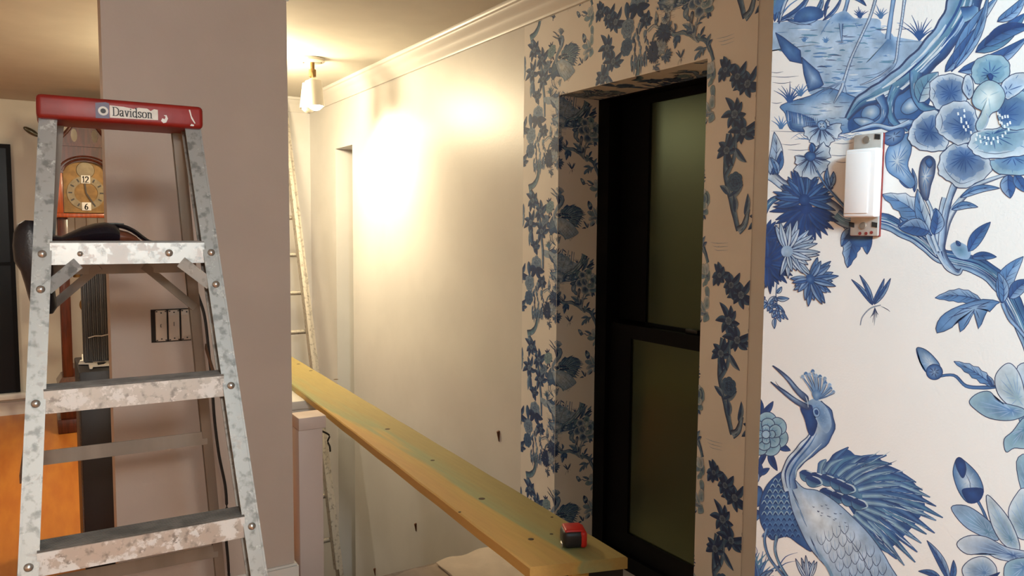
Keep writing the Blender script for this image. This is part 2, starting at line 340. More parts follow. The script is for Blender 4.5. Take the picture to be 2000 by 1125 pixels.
MB().rbox((0.872, 3.70, 0.515), (1.17, 4.12, 0.5645), 0.012).build('moulding', M['trim'], kw)
MB().box((0.872, 3.735, 0.50), (1.145, 4.085, 0.5145)).build('shadow_line', M['recess_shade'], kw)  # dark strip standing in for the shadow line below the moulding

# plugs left in the wall along the missing handrail
for (px, py, hgt, lab) in ((975, 852, 0.052, 'brown wooden plug in the hall wall nearest the wallpaper'), (813, 1030, 0.05, 'brown wooden plug low in the hall wall below the middle of the plank'), (733, 1117, 0.05, 'brown wooden plug lowest in the hall wall by the ladder foot')):
    p = hx(px, py, XH)
    MBo = MB().add([(XH, p.y-0.006, p.z+hgt/2), (XH, p.y+0.006, p.z+hgt/2), (XH, p.y+0.001, p.z-hgt/2), (XH, p.y-0.002, p.z-hgt/2), (XH-0.012, p.y-0.004, p.z+hgt/2-0.004), (XH-0.012, p.y+0.004, p.z+hgt/2-0.004), (XH-0.004, p.y, p.z-hgt/2+0.004), (XH-0.004, p.y-0.001, p.z-hgt/2+0.004)],
                   [(0,1,5,4),(1,2,6,5),(2,3,7,6),(3,0,4,7),(4,5,6,7),(0,3,2,1)])
    tag(MBo.build('wall_plug', M['rust'], org=p), lab, 'plug', 'handrail plugs in the hall wall')
# ------------------------------------------------------------------ stepladder
LX, LY, LYA, ZT, SP = 0.1828, 2.0137, -0.0187, 1.685, 0.295
e1 = Vector((math.cos(LYA), math.sin(LYA), 0)); e2 = Vector((-math.sin(LYA), math.cos(LYA), 0)); LO = Vector((LX, LY, 0))
def lp(x, y, z): return LO+e1*x+e2*y+Vector((0, 0, z))
def fr(sg, z): dz = ZT-z; return lp(sg*(0.146+0.0676*dz), -(0.05+0.3176*dz), z)          # front rail line (front face)
def rr(sg, z): dz = ZT-z; return lp(sg*(0.128+0.10*dz), 0.055+0.24*dz, z)               # rear rail line
lad = thing('stepladder', (LX, LY, 0), 'paint-spattered aluminium stepladder with a red top cap standing before the pillar', 'ladder')
def rail(fn, sg, z0, z1, w_, dp, inner):
    a, b = fn(sg, z0), fn(sg, z1); m = MB(); t = 0.004; back = e2*(dp/2) if fn is fr else e2*(-dp/2)*-1
    s_ = e1*sg
    m.bar(a+back+s_*(w_/2-t/2), b+back+s_*(w_/2-t/2), t, dp, e1)                     # web on the outside
    for q in (0, 1): m.bar(a+e2*(q*dp)+(e2*(t/2) if q == 0 else e2*(-t/2)), b+e2*(q*dp)+(e2*(t/2) if q == 0 else e2*(-t/2)), w_, t, e1)
    return m
for sg in (-1, 1):
    rail(fr, sg, 0.012, ZT, 0.034, 0.062, None).build('front_rail', M['alu'], lad)
    rail(rr, sg, 0.012, ZT, 0.026, 0.030, None).build('rear_rail', M['rear'], lad)
    for fn in (fr, rr):
        p = fn(sg, 0.0); q = fn(sg, 0.05); m = MB()
        m.bar(p+e2*0.03, q+e2*0.03, 0.042, 0.07, e1); m.build('rubber_foot', M['black'], lad)
cap = MB().rbox((-0.168, -0.068, ZT-0.006), (0.168, 0.085, ZT+0.046), 0.010, 3)
cap.v = [lp(v.x, v.y, v.z) for v in cap.v]
capo = cap.build('top_cap', M['red'], lad)
# name sticker on the cap, with its logo and lettering
def cq(x0, x1, z0, z1, off=0.0006): return [lp(x0, -0.068-off, z0), lp(x1, -0.068-off, z0), lp(x1, -0.068-off, z1), lp(x0, -0.068-off, z1)]
sx0, sx1 = -0.052, 0.070
zc0, zc1 = ZT+0.005, ZT+0.032
poly = [(-0.028, zc0), (0.070, zc0+0.002), (0.070, zc1-0.002), (0.062, zc1-0.001), (0.055, zc1-0.006), (0.048, zc1-0.001), (0.03, zc1-0.0005), (0.02, zc1-0.004), (0.0, zc1-0.001), (-0.028, zc1)]
stk = MB().prism([lp(x, -0.0680, z) for x, z in poly], -e2*0.0005).build('name_sticker', M['sticker'], capo)
lg = MB().prism([lp(x, -0.0680, z) for x, z in ((-0.056, zc0-0.003), (-0.029, zc0-0.002), (-0.029, zc1+0.004), (-0.036, zc1+0.006), (-0.056, zc1+0.003))], -e2*0.0006).build('logo_patch', M['purple'], capo)
MB().prism([lp(-0.041+0.010*math.cos(q), -0.0686, (zc0+zc1)/2+0.010*math.sin(q)) for q in [i*math.pi/10 for i in range(20)]], -e2*0.0003).build('logo_ring', M['sticker'], capo)
MB().prism([lp(-0.041+0.0055*math.cos(q), -0.0689, (zc0+zc1)/2+0.0055*math.sin(q)) for q in [i*math.pi/10 for i in range(20)]], -e2*0.0003).build('logo_dot', M['ink'], capo)
GL = {  # serif letters as strokes in a unit cell (x, y, width multiplier)
 'D': (0.72, [[(0.12,0),(0.12,1)],[(0.0,1),(0.35,1),(0.62,0.8),(0.66,0.5),(0.62,0.2),(0.35,0),(0.0,0)]]),
 'a': (0.50, [[(0.05,0.55),(0.15,0.66),(0.32,0.64),(0.36,0.5),(0.36,0.06),(0.46,0.0)],[(0.36,0.38),(0.14,0.30),(0.05,0.14),(0.14,0.0),(0.26,0.03),(0.36,0.14)]]),
 'v': (0.50, [[(0.02,0.66),(0.16,0.66)],[(0.08,0.66),(0.25,0.0),(0.42,0.66)],[(0.34,0.66),(0.5,0.66)]]),
 'i': (0.28, [[(0.02,0.64),(0.14,0.66),(0.14,0)],[(0.02,0),(0.26,0)],[(0.13,0.86),(0.15,0.93)]]),
 'd': (0.56, [[(0.34,1),(0.44,1),(0.44,0.0),(0.52,0.0)],[(0.44,0.52),(0.30,0.66),(0.12,0.6),(0.05,0.33),(0.12,0.05),(0.28,0),(0.44,0.14)]]),
 's': (0.42, [[(0.36,0.52),(0.32,0.64),(0.16,0.66),(0.06,0.54),(0.12,0.40),(0.28,0.30),(0.36,0.16),(0.26,0.01),(0.12,0.0),(0.04,0.16)]]),
 'o': (0.54, [[(0.27,0.66),(0.10,0.58),(0.05,0.33),(0.10,0.07),(0.27,0),(0.44,0.07),(0.49,0.33),(0.44,0.58),(0.27,0.66)]]),
 'n': (0.58, [[(0.02,0.64),(0.12,0.66),(0.12,0)],[(0.03,0),(0.22,0)],[(0.12,0.5),(0.26,0.65),(0.40,0.6),(0.44,0.45),(0.44,0)],[(0.35,0),(0.55,0)]]),
 '1': (0.40, [[(0.05,0.8),(0.2,1),(0.2,0)],[(0.05,0),(0.35,0)]]),
 '2': (0.55, [[(0.05,0.75),(0.15,0.97),(0.35,0.97),(0.45,0.75),(0.38,0.5),(0.05,0.0),(0.5,0.0)]]),
 '6': (0.55, [[(0.42,0.95),(0.2,0.75),(0.06,0.35),(0.14,0.05),(0.32,0.0),(0.46,0.2),(0.4,0.45),(0.2,0.48),(0.08,0.3)]]),
 'E': (0.55, [[(0.45,1),(0.08,1),(0.08,0),(0.45,0)],[(0.08,0.5),(0.38,0.5)]]),
 'I': (0.3, [[(0.14,0),(0.14,1)]]),
}
def lettering(text, put, h, wid, depth):
    """flat strokes with real thickness; put(x, y) -> place, depth = small vector off the surface"""
    m = MB(); x = 0.0
    for ch in text:
        adv, strokes = GL[ch]
        for s in strokes:
            pts = catmull([(a, b, 0) for a, b in s], n=4) if len(s) > 3 else [Vector((a, b, 0)) for a, b in s]
            for p, q in zip(pts[:-1], pts[1:]):
                d = (q-p).normalized(); n = Vector((-d.y, d.x, 0))
                ww = wid*(0.6+0.8*abs(d.y)); p2 = p-d*wid*0.3; q2 = q+d*wid*0.3
                qd = [put((x+v.x)*h, v.y*h) for v in (p2-n*ww/2, q2-n*ww/2, q2+n*ww/2, p2+n*ww/2)]
                m.prism(qd, depth)
        x += adv+0.05
    return m
lettering('Davidson', lambda x, y: lp(-0.0225+x*0.98, -0.0685, zc0+0.005+y), 0.0185, 0.10, -e2*0.0003).build('name_lettering', M['ink'], capo)
for (px, pts) in ((0, [(0.076,-0.034),(0.079,-0.028),(0.084,-0.030),(0.086,-0.024),(0.082,-0.021),(0.088,-0.020),(0.091,-0.028),(0.087,-0.037),(0.081,-0.039)]), (1, [(0.136,-0.004),(0.139,-0.004),(0.142,-0.018),(0.150,-0.034),(0.148,-0.035),(0.141,-0.024)]), (2, [(0.138,-0.041),(0.141,-0.036),(0.147,-0.038),(0.146,-0.041)])):
    MB().prism([lp(x, -0.0680, ZT+0.040+z) for x, z in pts], -e2*0.0006).build('paint_drip', M['paperwhite'], capo)
# steps, treads, rivets, braces
def rivet(p, r=0.0085): MB().lathe([(r, 0), (r*0.95, 0.002), (r*0.7, 0.0045), (r*0.3, 0.0062), (0, 0.0066)], p, -e2, 14).build('rivet', M['rivet'], lad)
for k in range(1, 6):
    z = ZT-SP*k
    a, b = fr(-1, z), fr(1, z); ins = 0.014
    a = a+e1*ins; b = b-e1*ins; hh = 0.046
    m = MB(); m.bar(a+e2*0.004+Vector((0,0,0)), b+e2*0.004, 0.0035, hh, e2)
    m.bar(a+e2*0.066, b+e2*0.066, 0.003, 0.03, e2)
    m.build('step', M['alustep'], lad)
    t = MB(); t.bar(a+e2*0.036+Vector((0,0,hh/2)), b+e2*0.036+Vector((0,0,hh/2)), 0.066, 0.004, e2)
    for j in range(9): t.bar(a+e2*(0.008+j*0.007)+Vector((0,0,hh/2+0.0025)), b+e2*(0.008+j*0.007)+Vector((0,0,hh/2+0.0025)), 0.003, 0.002, e2)
    t.build('tread', M['tread'], lad)
    for sg in (-1, 1): rivet(fr(sg, z)-e2*0.0002)
    if k in (1, 5):
        for sg in (-1, 1):
            p = fr(sg, z-0.072)+e2*0.001-e1*sg*0.010; q = fr(sg, z-0.02)-e1*sg*0.066+e2*0.004
            MB().bar(p+e2*0.0055, q+e2*0.0055, 0.026, 0.003, (0, 0, 1)).build('front_brace', M['alu'], lad)
            rivet(fr(sg, z-0.072)-e2*0.0002)
    if k == 1:
        rivet(a+e1*0.055+e2*0.002, 0.006); rivet(b-e1*0.075+e2*0.002, 0.0085)
for k, dz in enumerate((0.335, 0.83, 1.20, 1.50)):
    z = ZT-dz; a, b = rr(-1, z), rr(1, z)
    MB().bar(a+e2*0.002, b+e2*0.002, 0.003, 0.036, e2).bar(a+e2*0.010+Vector((0,0,-0.018)), b+e2*0.010+Vector((0,0,-0.018)), 0.018, 0.003, e2).build('rear_bar', M['rear'], lad)
    if k == 0:
        for sg in (-1, 1):
            p = rr(sg, z-0.115); q = lp(sg*0.045, 0, 0); q = (a+b)/2+e1*sg*0.05+Vector((0, 0, 0.0))
            MB().bar(p-e2*0.003, q-e2*0.003, 0.020, 0.003, (0, 0, 1)).build('rear_brace', M['rear'], lad)
# spreaders
for sg in (-1, 1):
    p = fr(sg, ZT-0.74)+e2*0.05+e1*sg*0.021; q = rr(sg, ZT-0.56)+e1*sg*0.017; mid = (p+q)/2+Vector((0, 0, -0.035))
    MB().bar(p, mid, 0.003, 0.018, e1).bar(mid, q, 0.003, 0.018, e1).lathe([(0.010,-0.004),(0.010,0.004)], mid, e1, 12).build('spreader', M['spread'], lad)
# fold-out pail shelf behind the first step
zs = ZT-0.335
tr = MB().rbox((-0.085, 0.0, zs+0.012), (0.085, 0.145, zs+0.026), 0.004)
tr.v = [lp(v.x, v.y, v.z) for v in tr.v]
tr.build('pail_shelf', M['redtray'], lad)

# ------------------------------------------------------------------ tool belt draped over the ladder's shelf
YT = 2.12
tb = thing('tool_belt', hy(130, 500, YT), 'black leather tool belt draped over the stepladder behind its first step', 'tool belt')
def loft(rows, name, m, parent, y=YT, thick=0.05, n=12):
    """rows of (px_left, py_left, px_right, py_right): a padded sheet with real thickness"""
    mb = MB(); N = len(rows)
    vs = []; fs = []
    for i, (a, b, c, d) in enumerate(rows):
        A, B = hy(a, b, y), hy(c, d, y); mid = (A+B)/2; ax = (B-A)/2; tk = thick*(0.5+0.5*math.sin(math.pi*(i+0.6)/(N+0.2)))
        for k in range(n):
            q = 2*math.pi*k/n; vs.append(mid+ax*math.cos(q)+Vector((0, tk*0.5*math.sin(q), 0)))
    for i in range(N-1):
        for k in range(n): fs.append((i*n+k, i*n+(k+1) % n, (i+1)*n+(k+1) % n, (i+1)*n+k))
    fs.append(tuple(range(n-1, -1, -1))); fs.append(tuple((N-1)*n+k for k in range(n)))
    mb.add(vs, fs); return mb.build(name, m, parent)
loft([(48,430,66,431),(34,438,80,440),(26,455,90,450),(24,480,97,470),(27,510,102,500),(40,530,105,530),(48,555,107,560),(55,580,110,585),(62,600,112,600),(70,612,104,612)], 'pouch_flap', M['leather'], tb, thick=0.06)
body = [(88,452,88,473),(100,458,100,474),(120,461,120,475),(140,452,140,475),(160,443,160,475),(185,436,185,475),(205,434,205,475),(222,437,222,474),(232,445,232,474)]
loft(body, 'pouch_body', M['leather'], tb, y=YT-0.02, thick=0.11)
strap = [hy(p, q, YT-0.01) for p, q in ((206,440),(225,440),(245,444),(262,452),(278,464),(290,472),(302,475))]
MB().tube(catmull(strap, n=4), 0.0055, 8, flat=3.0, ref=(0,0,1)).build('strap', M['leather'], tb)
loft([(212,446,212,474),(230,448,230,475),(250,453,250,475),(266,462,266,475),(274,470,274,475)], 'tan_pouch', M['brownleather'], tb, y=YT-0.01, thick=0.05)
MB().tube([hy(208,437,YT-0.03), hy(226,436.5,YT-0.03), hy(242,437.5,YT-0.03)], 0.0016, 6).build('wire_clip', M['iron'], tb)

# ------------------------------------------------------------------ black cord hanging behind the ladder
cp = [hy(p, q, 2.86) for p, q in ((366,515),(374,540),(388,580),(400,620),(408,690),(414,750),(419,820),(428,890),(440,950),(443,1000),(441,1040),(445,1090),(449,1140))]
cp += [Vector((cp[-1].x+0.01, 2.80, 0.02)), Vector((cp[-1].x+0.06, 2.70, 0.006))]
cp = [Vector(cp[0])+Vector((0, 0.14, 0.06))]+cp
tag(MB().tube(catmull(cp, n=6), 0.0052, 8).build('power_cord', M['cord'], org=cp[-1]), 'black power cord hanging down the pillar behind the stepladder', 'cord')

# ------------------------------------------------------------------ three switches in an open box on the pillar
s0, s1 = hy(294, 605, YC), hy(379, 664, YC)
swb = thing('switch_box', ((s0.x+s1.x)/2, YC, s1.z), 'three almond switches without cover plate in an open box on the pillar', 'switch box')
MB().box((s0.x, YC-0.003, s1.z), (s1.x, YC-0.0002, s0.z)).build('box_opening', M['recess_shade'], swb)  # flat dark sheet, the shade inside the open box put into its colour
bw = (s1.x-s0.x-0.018)/3
for k in range(3):
    xa = s0.x+0.014+k*(bw+0.001); xb = xa+bw-0.004; z0, z1 = s1.z+0.004, s0.z-0.003
    sw = MB().rbox((xa, YC-0.012, z0), (xb, YC-0.003, z1), 0.004).build('switch', M['almond'], swb)
    if k: MB().box((xa+0.003, YC-0.0135, z0+0.017), (xb-0.003, YC-0.012, z1-0.020)).build('paddle', M['almond'], sw)
    for zz in (z0+0.009, z1-0.009): MB().lathe([(0.0028, 0), (0.0028, 0.0015)], ((xa+xb)/2, YC-0.012, zz), (0,-1,0), 8).build('screw', M['iron'], sw)
    zc_ = (z0+z1)/2
    if k == 0: lettering('E', lambda x, y: Vector((xa+bw/2-0.005+x, YC-0.012, zc_-0.004+y)), 0.009, 0.2, Vector((0,-0.0006,0))).build('mark', M['ink'], sw)
    if k == 1: lettering('I', lambda x, y: Vector((xa+bw/2-0.005+x, YC-0.0135, zc_-0.002+y)), 0.014, 0.14, Vector((0,-0.0006,0))).build('mark', M['ink'], sw)
    for zz in (z0+0.004, z1-0.004):
        for xx in (xa+0.004, xb-0.004): MB().box((xx-0.003, YC-0.0128, zz-0.002), (xx+0.003, YC-0.0118, zz+0.002)).build('strap_ear', M['iron'], sw)

# ------------------------------------------------------------------ left room: black tower, ribbed panel, card, clock, disc
tx0 = hz(168, 1120, 0); tx = tx0.x; ty = tx0.y
ztw = hy(170, 726, ty).z
tw = thing('tower_cabinet', (tx+0.12, ty+0.15, 0), 'tall narrow black cabinet standing on the wood floor behind the pillar', 'cabinet')
MB().rbox((tx, ty, 0), (tx+0.26, ty+0.42, ztw), 0.006).build('body', M['black'], tw)
gb = MB()
for j in range(44):
    zz = 0.03+j*(ztw-0.06)/43
    for yy in (0.012, 0.034): gb.lathe([(0.0065, 0), (0.0065, 0.0015), (0.0045, 0.0015), (0.0045, 0.0003)], (tx, ty+yy+0.01, zz), (-1,0,0), 8)
g_ = gb.build('perforated_edge', M['greyrib'], tw); g_['kind'] = 'stuff'
pa, pb = hy(161, 620, ty+0.2), hy(213, 620, ty+0.2)
zr1 = hy(185, 470, ty+0.2).z
gp = thing('ribbed_panel', (pa.x+0.1, ty+0.2, ztw), 'dark grey ribbed upright panel standing on the black cabinet', 'panel')
gm = MB().box((pa.x, ty+0.21, ztw), (pa.x+0.24, ty+0.26, zr1))
gm.build('back', M['greyrib'], gp)
for j in range(15):
    xx = pa.x+0.008+j*0.016; MB().tube([(xx, ty+0.208, ztw+0.012), (xx, ty+0.208, zr1)], 0.0055, 6).build('rib', M['greyrib'], gp)
MB().tube([hy(172, 660, ty+0.19), hy(185, 656, ty+0.19), hy(198, 656, ty+0.19), hy(211, 653, ty+0.19)], 0.0035, 6).build('latch_wire', M['rivet'], gp)
cd_ = thing('cut_card', (tx+0.10, ty+0.06, ztw), 'white card with cut-out slots lying on the black cabinet', 'card')
def cz(px, py): return hz(px, py, ztw+0.004)
outl = [(153,712),(157,704),(160,704),(160,693),(214,689),(214,715),(182,717),(180,721),(175,721),(173,712)]
MB().prism([cz(*p) for p in outl], (0, 0, 0.003)).build('sheet', M['paperwhite'], cd_)
for q in ([(165,705),(180,704),(182,708),(166,709)], [(188,704),(205,703),(205,706),(188,706)], [(190,708),(208,707),(203,711),(191,713)], [(172,699),(205,696),(205,700),(172,702)], [(172,694),(188,693.4),(188,695.6),(172,697)]):
    MB().prism([hz(a, b, ztw+0.007) for a, b in q], (0, 0, 0.0008)).build('slot', M['iron'], cd_)
MB().prism([hz(a, b, ztw+0.007) for a, b in ((188,693),(204,692),(204,697),(190,698))], (0, 0, 0.0010)).build('orange_print', M['wood_orange'], cd_)

dc = hy(61, 257, YL-0.02)
dsk = MB().lathe([(0.0, -0.012), (0.05, -0.010), (0.058, 0.0), (0.05, 0.010), (0.02, 0.016), (0, 0.016)], (0, 0, 0), (0, -1, 0), 24)
mt = Matrix.Rotation(math.radians(32), 3, 'Y') @ Matrix.Diagonal((1.0, 1.0, 0.36))
dsk.v = [Vector(dc)+Vector((0, 0.004, 0))+(mt @ v) for v in dsk.v]
tag(dsk.build('wall_disc', M['darkmetal'], org=dc), 'small tilted dark metal oval on the wall left of the clock', 'ornament')

# grandfather clock
zb = hz(150, 845, 0); YK = zb.y
def k_(px, py): return hy(px, py, YK)
xl = k_(112, 800).x; cx = k_(166, 300).x; hw = cx-xl
ck = thing('grandfather_clock', (cx, YK+0.14, 0), 'mahogany grandfather clock with arched dial behind the stepladder', 'clock')
zbt = k_(135, 738).z; ztr = k_(150, 425).z; zht = k_(160, 235).z
hwh = cx-k_(107, 400).x
MB().rbox((cx-hw, YK, 0), (cx+hw, YK+0.30, 0.10), 0.008).rbox((cx-hw+0.02, YK+0.015, 0.10), (cx+hw-0.02, YK+0.29, zbt-0.05), 0.005).build('plinth', M['wood_dark'], ck)
MB().add([(cx-hw+0.005,YK+0.005,zbt-0.05),(cx+hw-0.005,YK+0.005,zbt-0.05),(cx+hw-0.005,YK+0.295,zbt-0.05),(cx-hw+0.005,YK+0.295,zbt-0.05),(cx-hw+0.035,YK+0.03,zbt),(cx+hw-0.035,YK+0.03,zbt),(cx+hw-0.035,YK+0.28,zbt),(cx-hw+0.035,YK+0.28,zbt)],
         [(0,1,5,4),(1,2,6,5),(2,3,7,6),(3,0,4,7),(4,5,6,7),(0,3,2,1)]).build('base_moulding', M['wood_dark'], ck)
xs0, xs1 = k_(119, 600).x, k_(139, 600).x; sw_ = xs1-xs0
for s in (0, 1):
    xa = xs0 if s == 0 else 2*cx-xs1
    MB().rbox((xa, YK+0.03, zbt), (xa+sw_, YK+0.06, ztr), 0.004).rbox((xa+(0 if s == 0 else sw_-0.02), YK+0.24, zbt), (xa+(0.02 if s == 0 else sw_), YK+0.27, ztr), 0.003).build('trunk_stile', M['wood_dark'], ck)
MB().box((xs1, YK+0.03, zbt), (2*cx-xs1, YK+0.27, zbt+0.06)).build('trunk_floor', M['wood_dark'], ck)
MB().lathe([(0.003, 0), (0.003, 0.55)], (cx, YK+0.16, ztr-0.6), (0,0,1), 6).lathe([(0.0,-0.006),(0.055,-0.004),(0.06,0),(0.055,0.004),(0,0.006)], (cx, YK+0.16, ztr-0.62), (0,-1,0), 24).build('pendulum', M['brass'], ck)
for dx in (-0.07, 0.0, 0.07): MB().lathe([(0.022, 0), (0.024, 0.01), (0.024, 0.17), (0.022, 0.18)], (cx+dx, YK+0.13, ztr-0.42), (0,0,1), 14).lathe([(0.002, 0), (0.002, 0.24)], (cx+dx, YK+0.13, ztr-0.24), (0,0,1), 6).build('weight', M['brass'], ck)
# hood: box with arched front
zhb = ztr; za = k_(166, 330).z; zsp = k_(125, 335).z
MB().rbox((cx-hwh-0.005, YK-0.012, zhb), (cx+hwh+0.005, YK+0.285, zhb+0.03), 0.005).build('hood_shelf', M['wood_orange'], ck)
hst = k_(124, 380).x-k_(107, 380).x
for s in (-1, 1):
    xo = cx+s*hwh; MB().rbox((min(xo, xo-s*hst), YK, zhb+0.03), (max(xo, xo-s*hst), YK+0.03, zsp), 0.004).box((min(xo, xo-s*0.015), YK+0.03, zhb+0.03), (max(xo, xo-s*0.015), YK+0.27, zsp)).build('hood_stile', M['wood_orange'], ck)
MB().box((cx-hwh+0.015, YK+0.25, zhb+0.03), (cx+hwh-0.015, YK+0.27, zsp+0.1)).build('hood_back', M['wood_dark'], ck)
ra = hwh-hst-0.004
zp = zsp+ra*0.95
# arched door head: front panel with arch cut out, up to the pediment shoulder
tpz = k_(140, 285).z
arch = [(cx+ra*math.cos(t), zsp-0.01+ra*0.62*math.sin(t)) for t in [math.pi*i/16 for i in range(17)]]
pan = [(cx+hwh, zsp-0.01), (cx+hwh, tpz), (cx-hwh, tpz), (cx-hwh, zsp-0.01)]+arch[::-1]
MB().prism([(x, YK-0.002, z) for x, z in pan], (0, 0.03, 0)).build('arched_head', M['wood_dark'], ck)
for rr_, th in ((ra*1.02, 0.008), (ra*1.22, 0.006)):
    MB().tube([(cx+rr_*math.cos(t), YK-0.006, zsp-0.01+rr_*0.72*math.sin(t)) for t in [math.pi*(i+1)/18 for i in range(17)]], th, 8).build('arch_moulding', M['wood_dark'], ck)
MB().box((cx-hwh-0.015, YK-0.015, tpz-0.002), (cx+hwh+0.015, YK+0.28, tpz+0.018)).build('cornice', M['wood_dark'], ck)
# swan-neck pediment with two oval openings
ped = []
for i in range(13):
    t = i/12; ped.append((cx-hwh*1.02+hwh*0.88*t, tpz+0.018+0.02+0.20*(t**1.8)))
pz = [(x, z) for x, z in ped]+[(cx-0.03, tpz+0.16)]
ov = lambda s: [(cx+s*0.062+0.020*math.cos(q), tpz+0.075+0.046*math.sin(q)) for q in [2*math.pi*i/14 for i in range(14)]]
bm = bmesh.new()
for s in (-1, 1):
    # side built as quads around the oval opening
    O = ov(s); out = []
    for i in range(14):
        q = 2*math.pi*i/14; xx = s*0.062+0.16*math.cos(q); zz = 0.075+0.16*math.sin(q)
        xx = max(min(xx*s, hwh*1.0), 0.0)*s; lim = 0.03+0.19*((hwh-abs(xx))/hwh)**1.5 if abs(xx) > 0.02 else 0.13
        zz = max(0.018, min(zz, max(lim, 0.02))); out.append((cx+xx, tpz+zz))
    f = [bm.verts.new((x, YK+0.004, z)) for x, z in O]; g = [bm.verts.new((x, YK+0.004, z)) for x, z in out]
    f2 = [bm.verts.new((x, YK+0.03, z)) for x, z in O]; g2 = [bm.verts.new((x, YK+0.03, z)) for x, z in out]
    for i in range(14):
        j = (i+1) % 14
        bm.faces.new((f[i], f[j], g[j], g[i])); bm.faces.new((f2[i], g2[i], g2[j], f2[j])); bm.faces.new((f[i], f2[i], f2[j], f[j])); bm.faces.new((g[i], g[j], g2[j], g2[i]))
MB().bm(bm).build('pediment', M['wood_dark'], ck)
for s in (-1, 1):
    MB().tube(catmull([(cx+s*hwh*1.05, YK-0.004, tpz+0.03), (cx+s*hwh*0.8, YK-0.004, tpz+0.045), (cx+s*hwh*0.5, YK-0.004, tpz+0.11), (cx+s*hwh*0.22, YK-0.004, tpz+0.20)], n=6), [0.012]*19, 8).lathe([(0.001,-0.012),(0.028,-0.010),(0.03,0),(0.028,0.012),(0.001,0.014)], (cx+s*hwh*0.22, YK, tpz+0.20), (0,-1,0), 16).build('swan_neck', M['wood_dark'], ck)
MB().lathe([(0.012,0),(0.022,0.02),(0.010,0.04),(0.020,0.06),(0.004,0.10),(0,0.11)], (cx, YK+0.02, tpz+0.13), (0,0,1), 14).build('finial', M['brass'], ck)
fx = k_(100, 288); MB().lathe([(0.006,0),(0.016,0.015),(0.016,0.03),(0.007,0.045),(0,0.05)], (cx-hwh-0.03, YK, tpz-0.01), (0,0,1), 12).build('corner_finial', M['rivet'], ck)
# dial
dz0 = zhb+0.035
dl = MB().prism([(cx-ra, YK+0.03, dz0), (cx+ra, YK+0.03, dz0)]+[(x, YK+0.03, z) for x, z in arch], (0, 0.01, 0)).build('dial', M['brass'], ck)
rc = ra*0.86; zc_ = dz0+rc+0.02
ring = MB()
n = 36; vs = []; fs = []
for i in range(n):
    q = 2*math.pi*i/n
    for R in (rc, rc*0.62):
        for yy in (YK+0.024, YK+0.03): vs.append((cx+R*math.cos(q), yy, zc_+R*math.sin(q)))
for i in range(n):
    a_, b_ = i*4, ((i+1) % n)*4; fs += [(a_, b_, b_+2, a_+2), (a_, a_+1, b_+1, b_), (a_+2, b_+2, b_+3, a_+3)]
ring.add(vs, fs).build('chapter_ring', M['dial'], dl)
MB().lathe([(ra*0.42, 0), (ra*0.40, 0.006)], (cx, YK+0.03, zsp+ra*0.12), (0,-1,0), 24).build('moon_disc', M['dial'], dl)
for t_, q in (('12', 90), ('6', 270)):
    px_ = cx+rc*0.80*math.cos(math.radians(q)); pz_ = zc_+rc*0.80*math.sin(math.radians(q))
    MB().rbox((px_-0.028, YK+0.020, pz_-0.028), (px_+0.028, YK+0.024, pz_+0.028), 0.001).build('numeral_plate', M['paperwhite'], dl)
    off = 0.021 if t_ == '12' else 0.012
    lettering(t_, lambda x, y: Vector((px_-off+x, YK+0.0198, pz_-0.020+y)), 0.04, 0.13, Vector((0,-0.0008,0))).build('numeral', M['ink'], dl)
for i in range(12):
    if i in (3, 9): continue
    q = math.radians(30*i); MB().bar((cx+rc*0.72*math.cos(q), YK+0.0235, zc_+rc*0.72*math.sin(q)), (cx+rc*0.92*math.cos(q), YK+0.0235, zc_+rc*0.92*math.sin(q)), 0.010, 0.002, (math.sin(q), 0, -math.cos(q))).build('hour_mark', M['ink'], dl)
for ang, ln in ((95, 0.55), (300, 0.75)):
    q = math.radians(ang); MB().bar((cx, YK+0.016, zc_), (cx+rc*ln*math.cos(q), YK+0.016, zc_+rc*ln*math.sin(q)), 0.008, 0.002, (math.sin(q), 0, -math.cos(q))).build('hand', M['ink'], dl)

# ------------------------------------------------------------------ plank, support, tape measure
ZP = 0.64
near = (Vector(hz(1035, 1108, ZP))+Vector(hz(1226, 1087, ZP)))/2
far = Vector((1.262, 4.95, ZP))
A0, A1 = Vector(hz(1035, 1108, ZP)), Vector(hz(1226, 1087, ZP)); B0, B1 = Vector((1.135, 4.95, ZP)), Vector((1.372, 4.95, ZP))
B0 = A0+(Vector(hz(572, 752, ZP))-A0)*((4.82-A0.y)/(hz(572, 752, ZP).y-A0.y)); B1 = A1+(Vector(hz(572, 697, ZP))-A1)*((4.82-A1.y)/(hz(572, 697, ZP).y-A1.y))
pl = MB(); NS = 24; TK = 0.031; vs = []; fs = []
for i in range(NS+1):
    t = i/NS
    L, R = A0.lerp(B0, t), A1.lerp(B1, t); jig = 0.0012*math.sin(i*2.1)
    cr = 0.004
    prof = [(0, -TK), (0, -cr), (cr, 0), (1, 0), (1, -cr), (1, -TK)]
    d = (R-L).normalized(); W = (R-L).length
    for a_, b_ in ((0, -TK), (0, -cr), (cr, 0), (W-cr, 0), (W, -cr), (W, -TK)): vs.append(L+d*(a_+jig)+Vector((0, 0, b_)))
for i in range(NS):
    for k in range(6): fs.append((i*6+k, i*6+(k+1) % 6, (i+1)*6+(k+1) % 6, (i+1)*6+k))
fs.append(tuple(range(5, -1, -1))); fs.append(tuple(NS*6+k for k in range(6)))
pk = pl.add(vs, fs).build('plank', M['plank'], org=((A0.x+A1.x)/2, 2.5, ZP-TK))
tag(pk, 'long yellowish treated lumber plank laid level across the stairwell', 'plank')
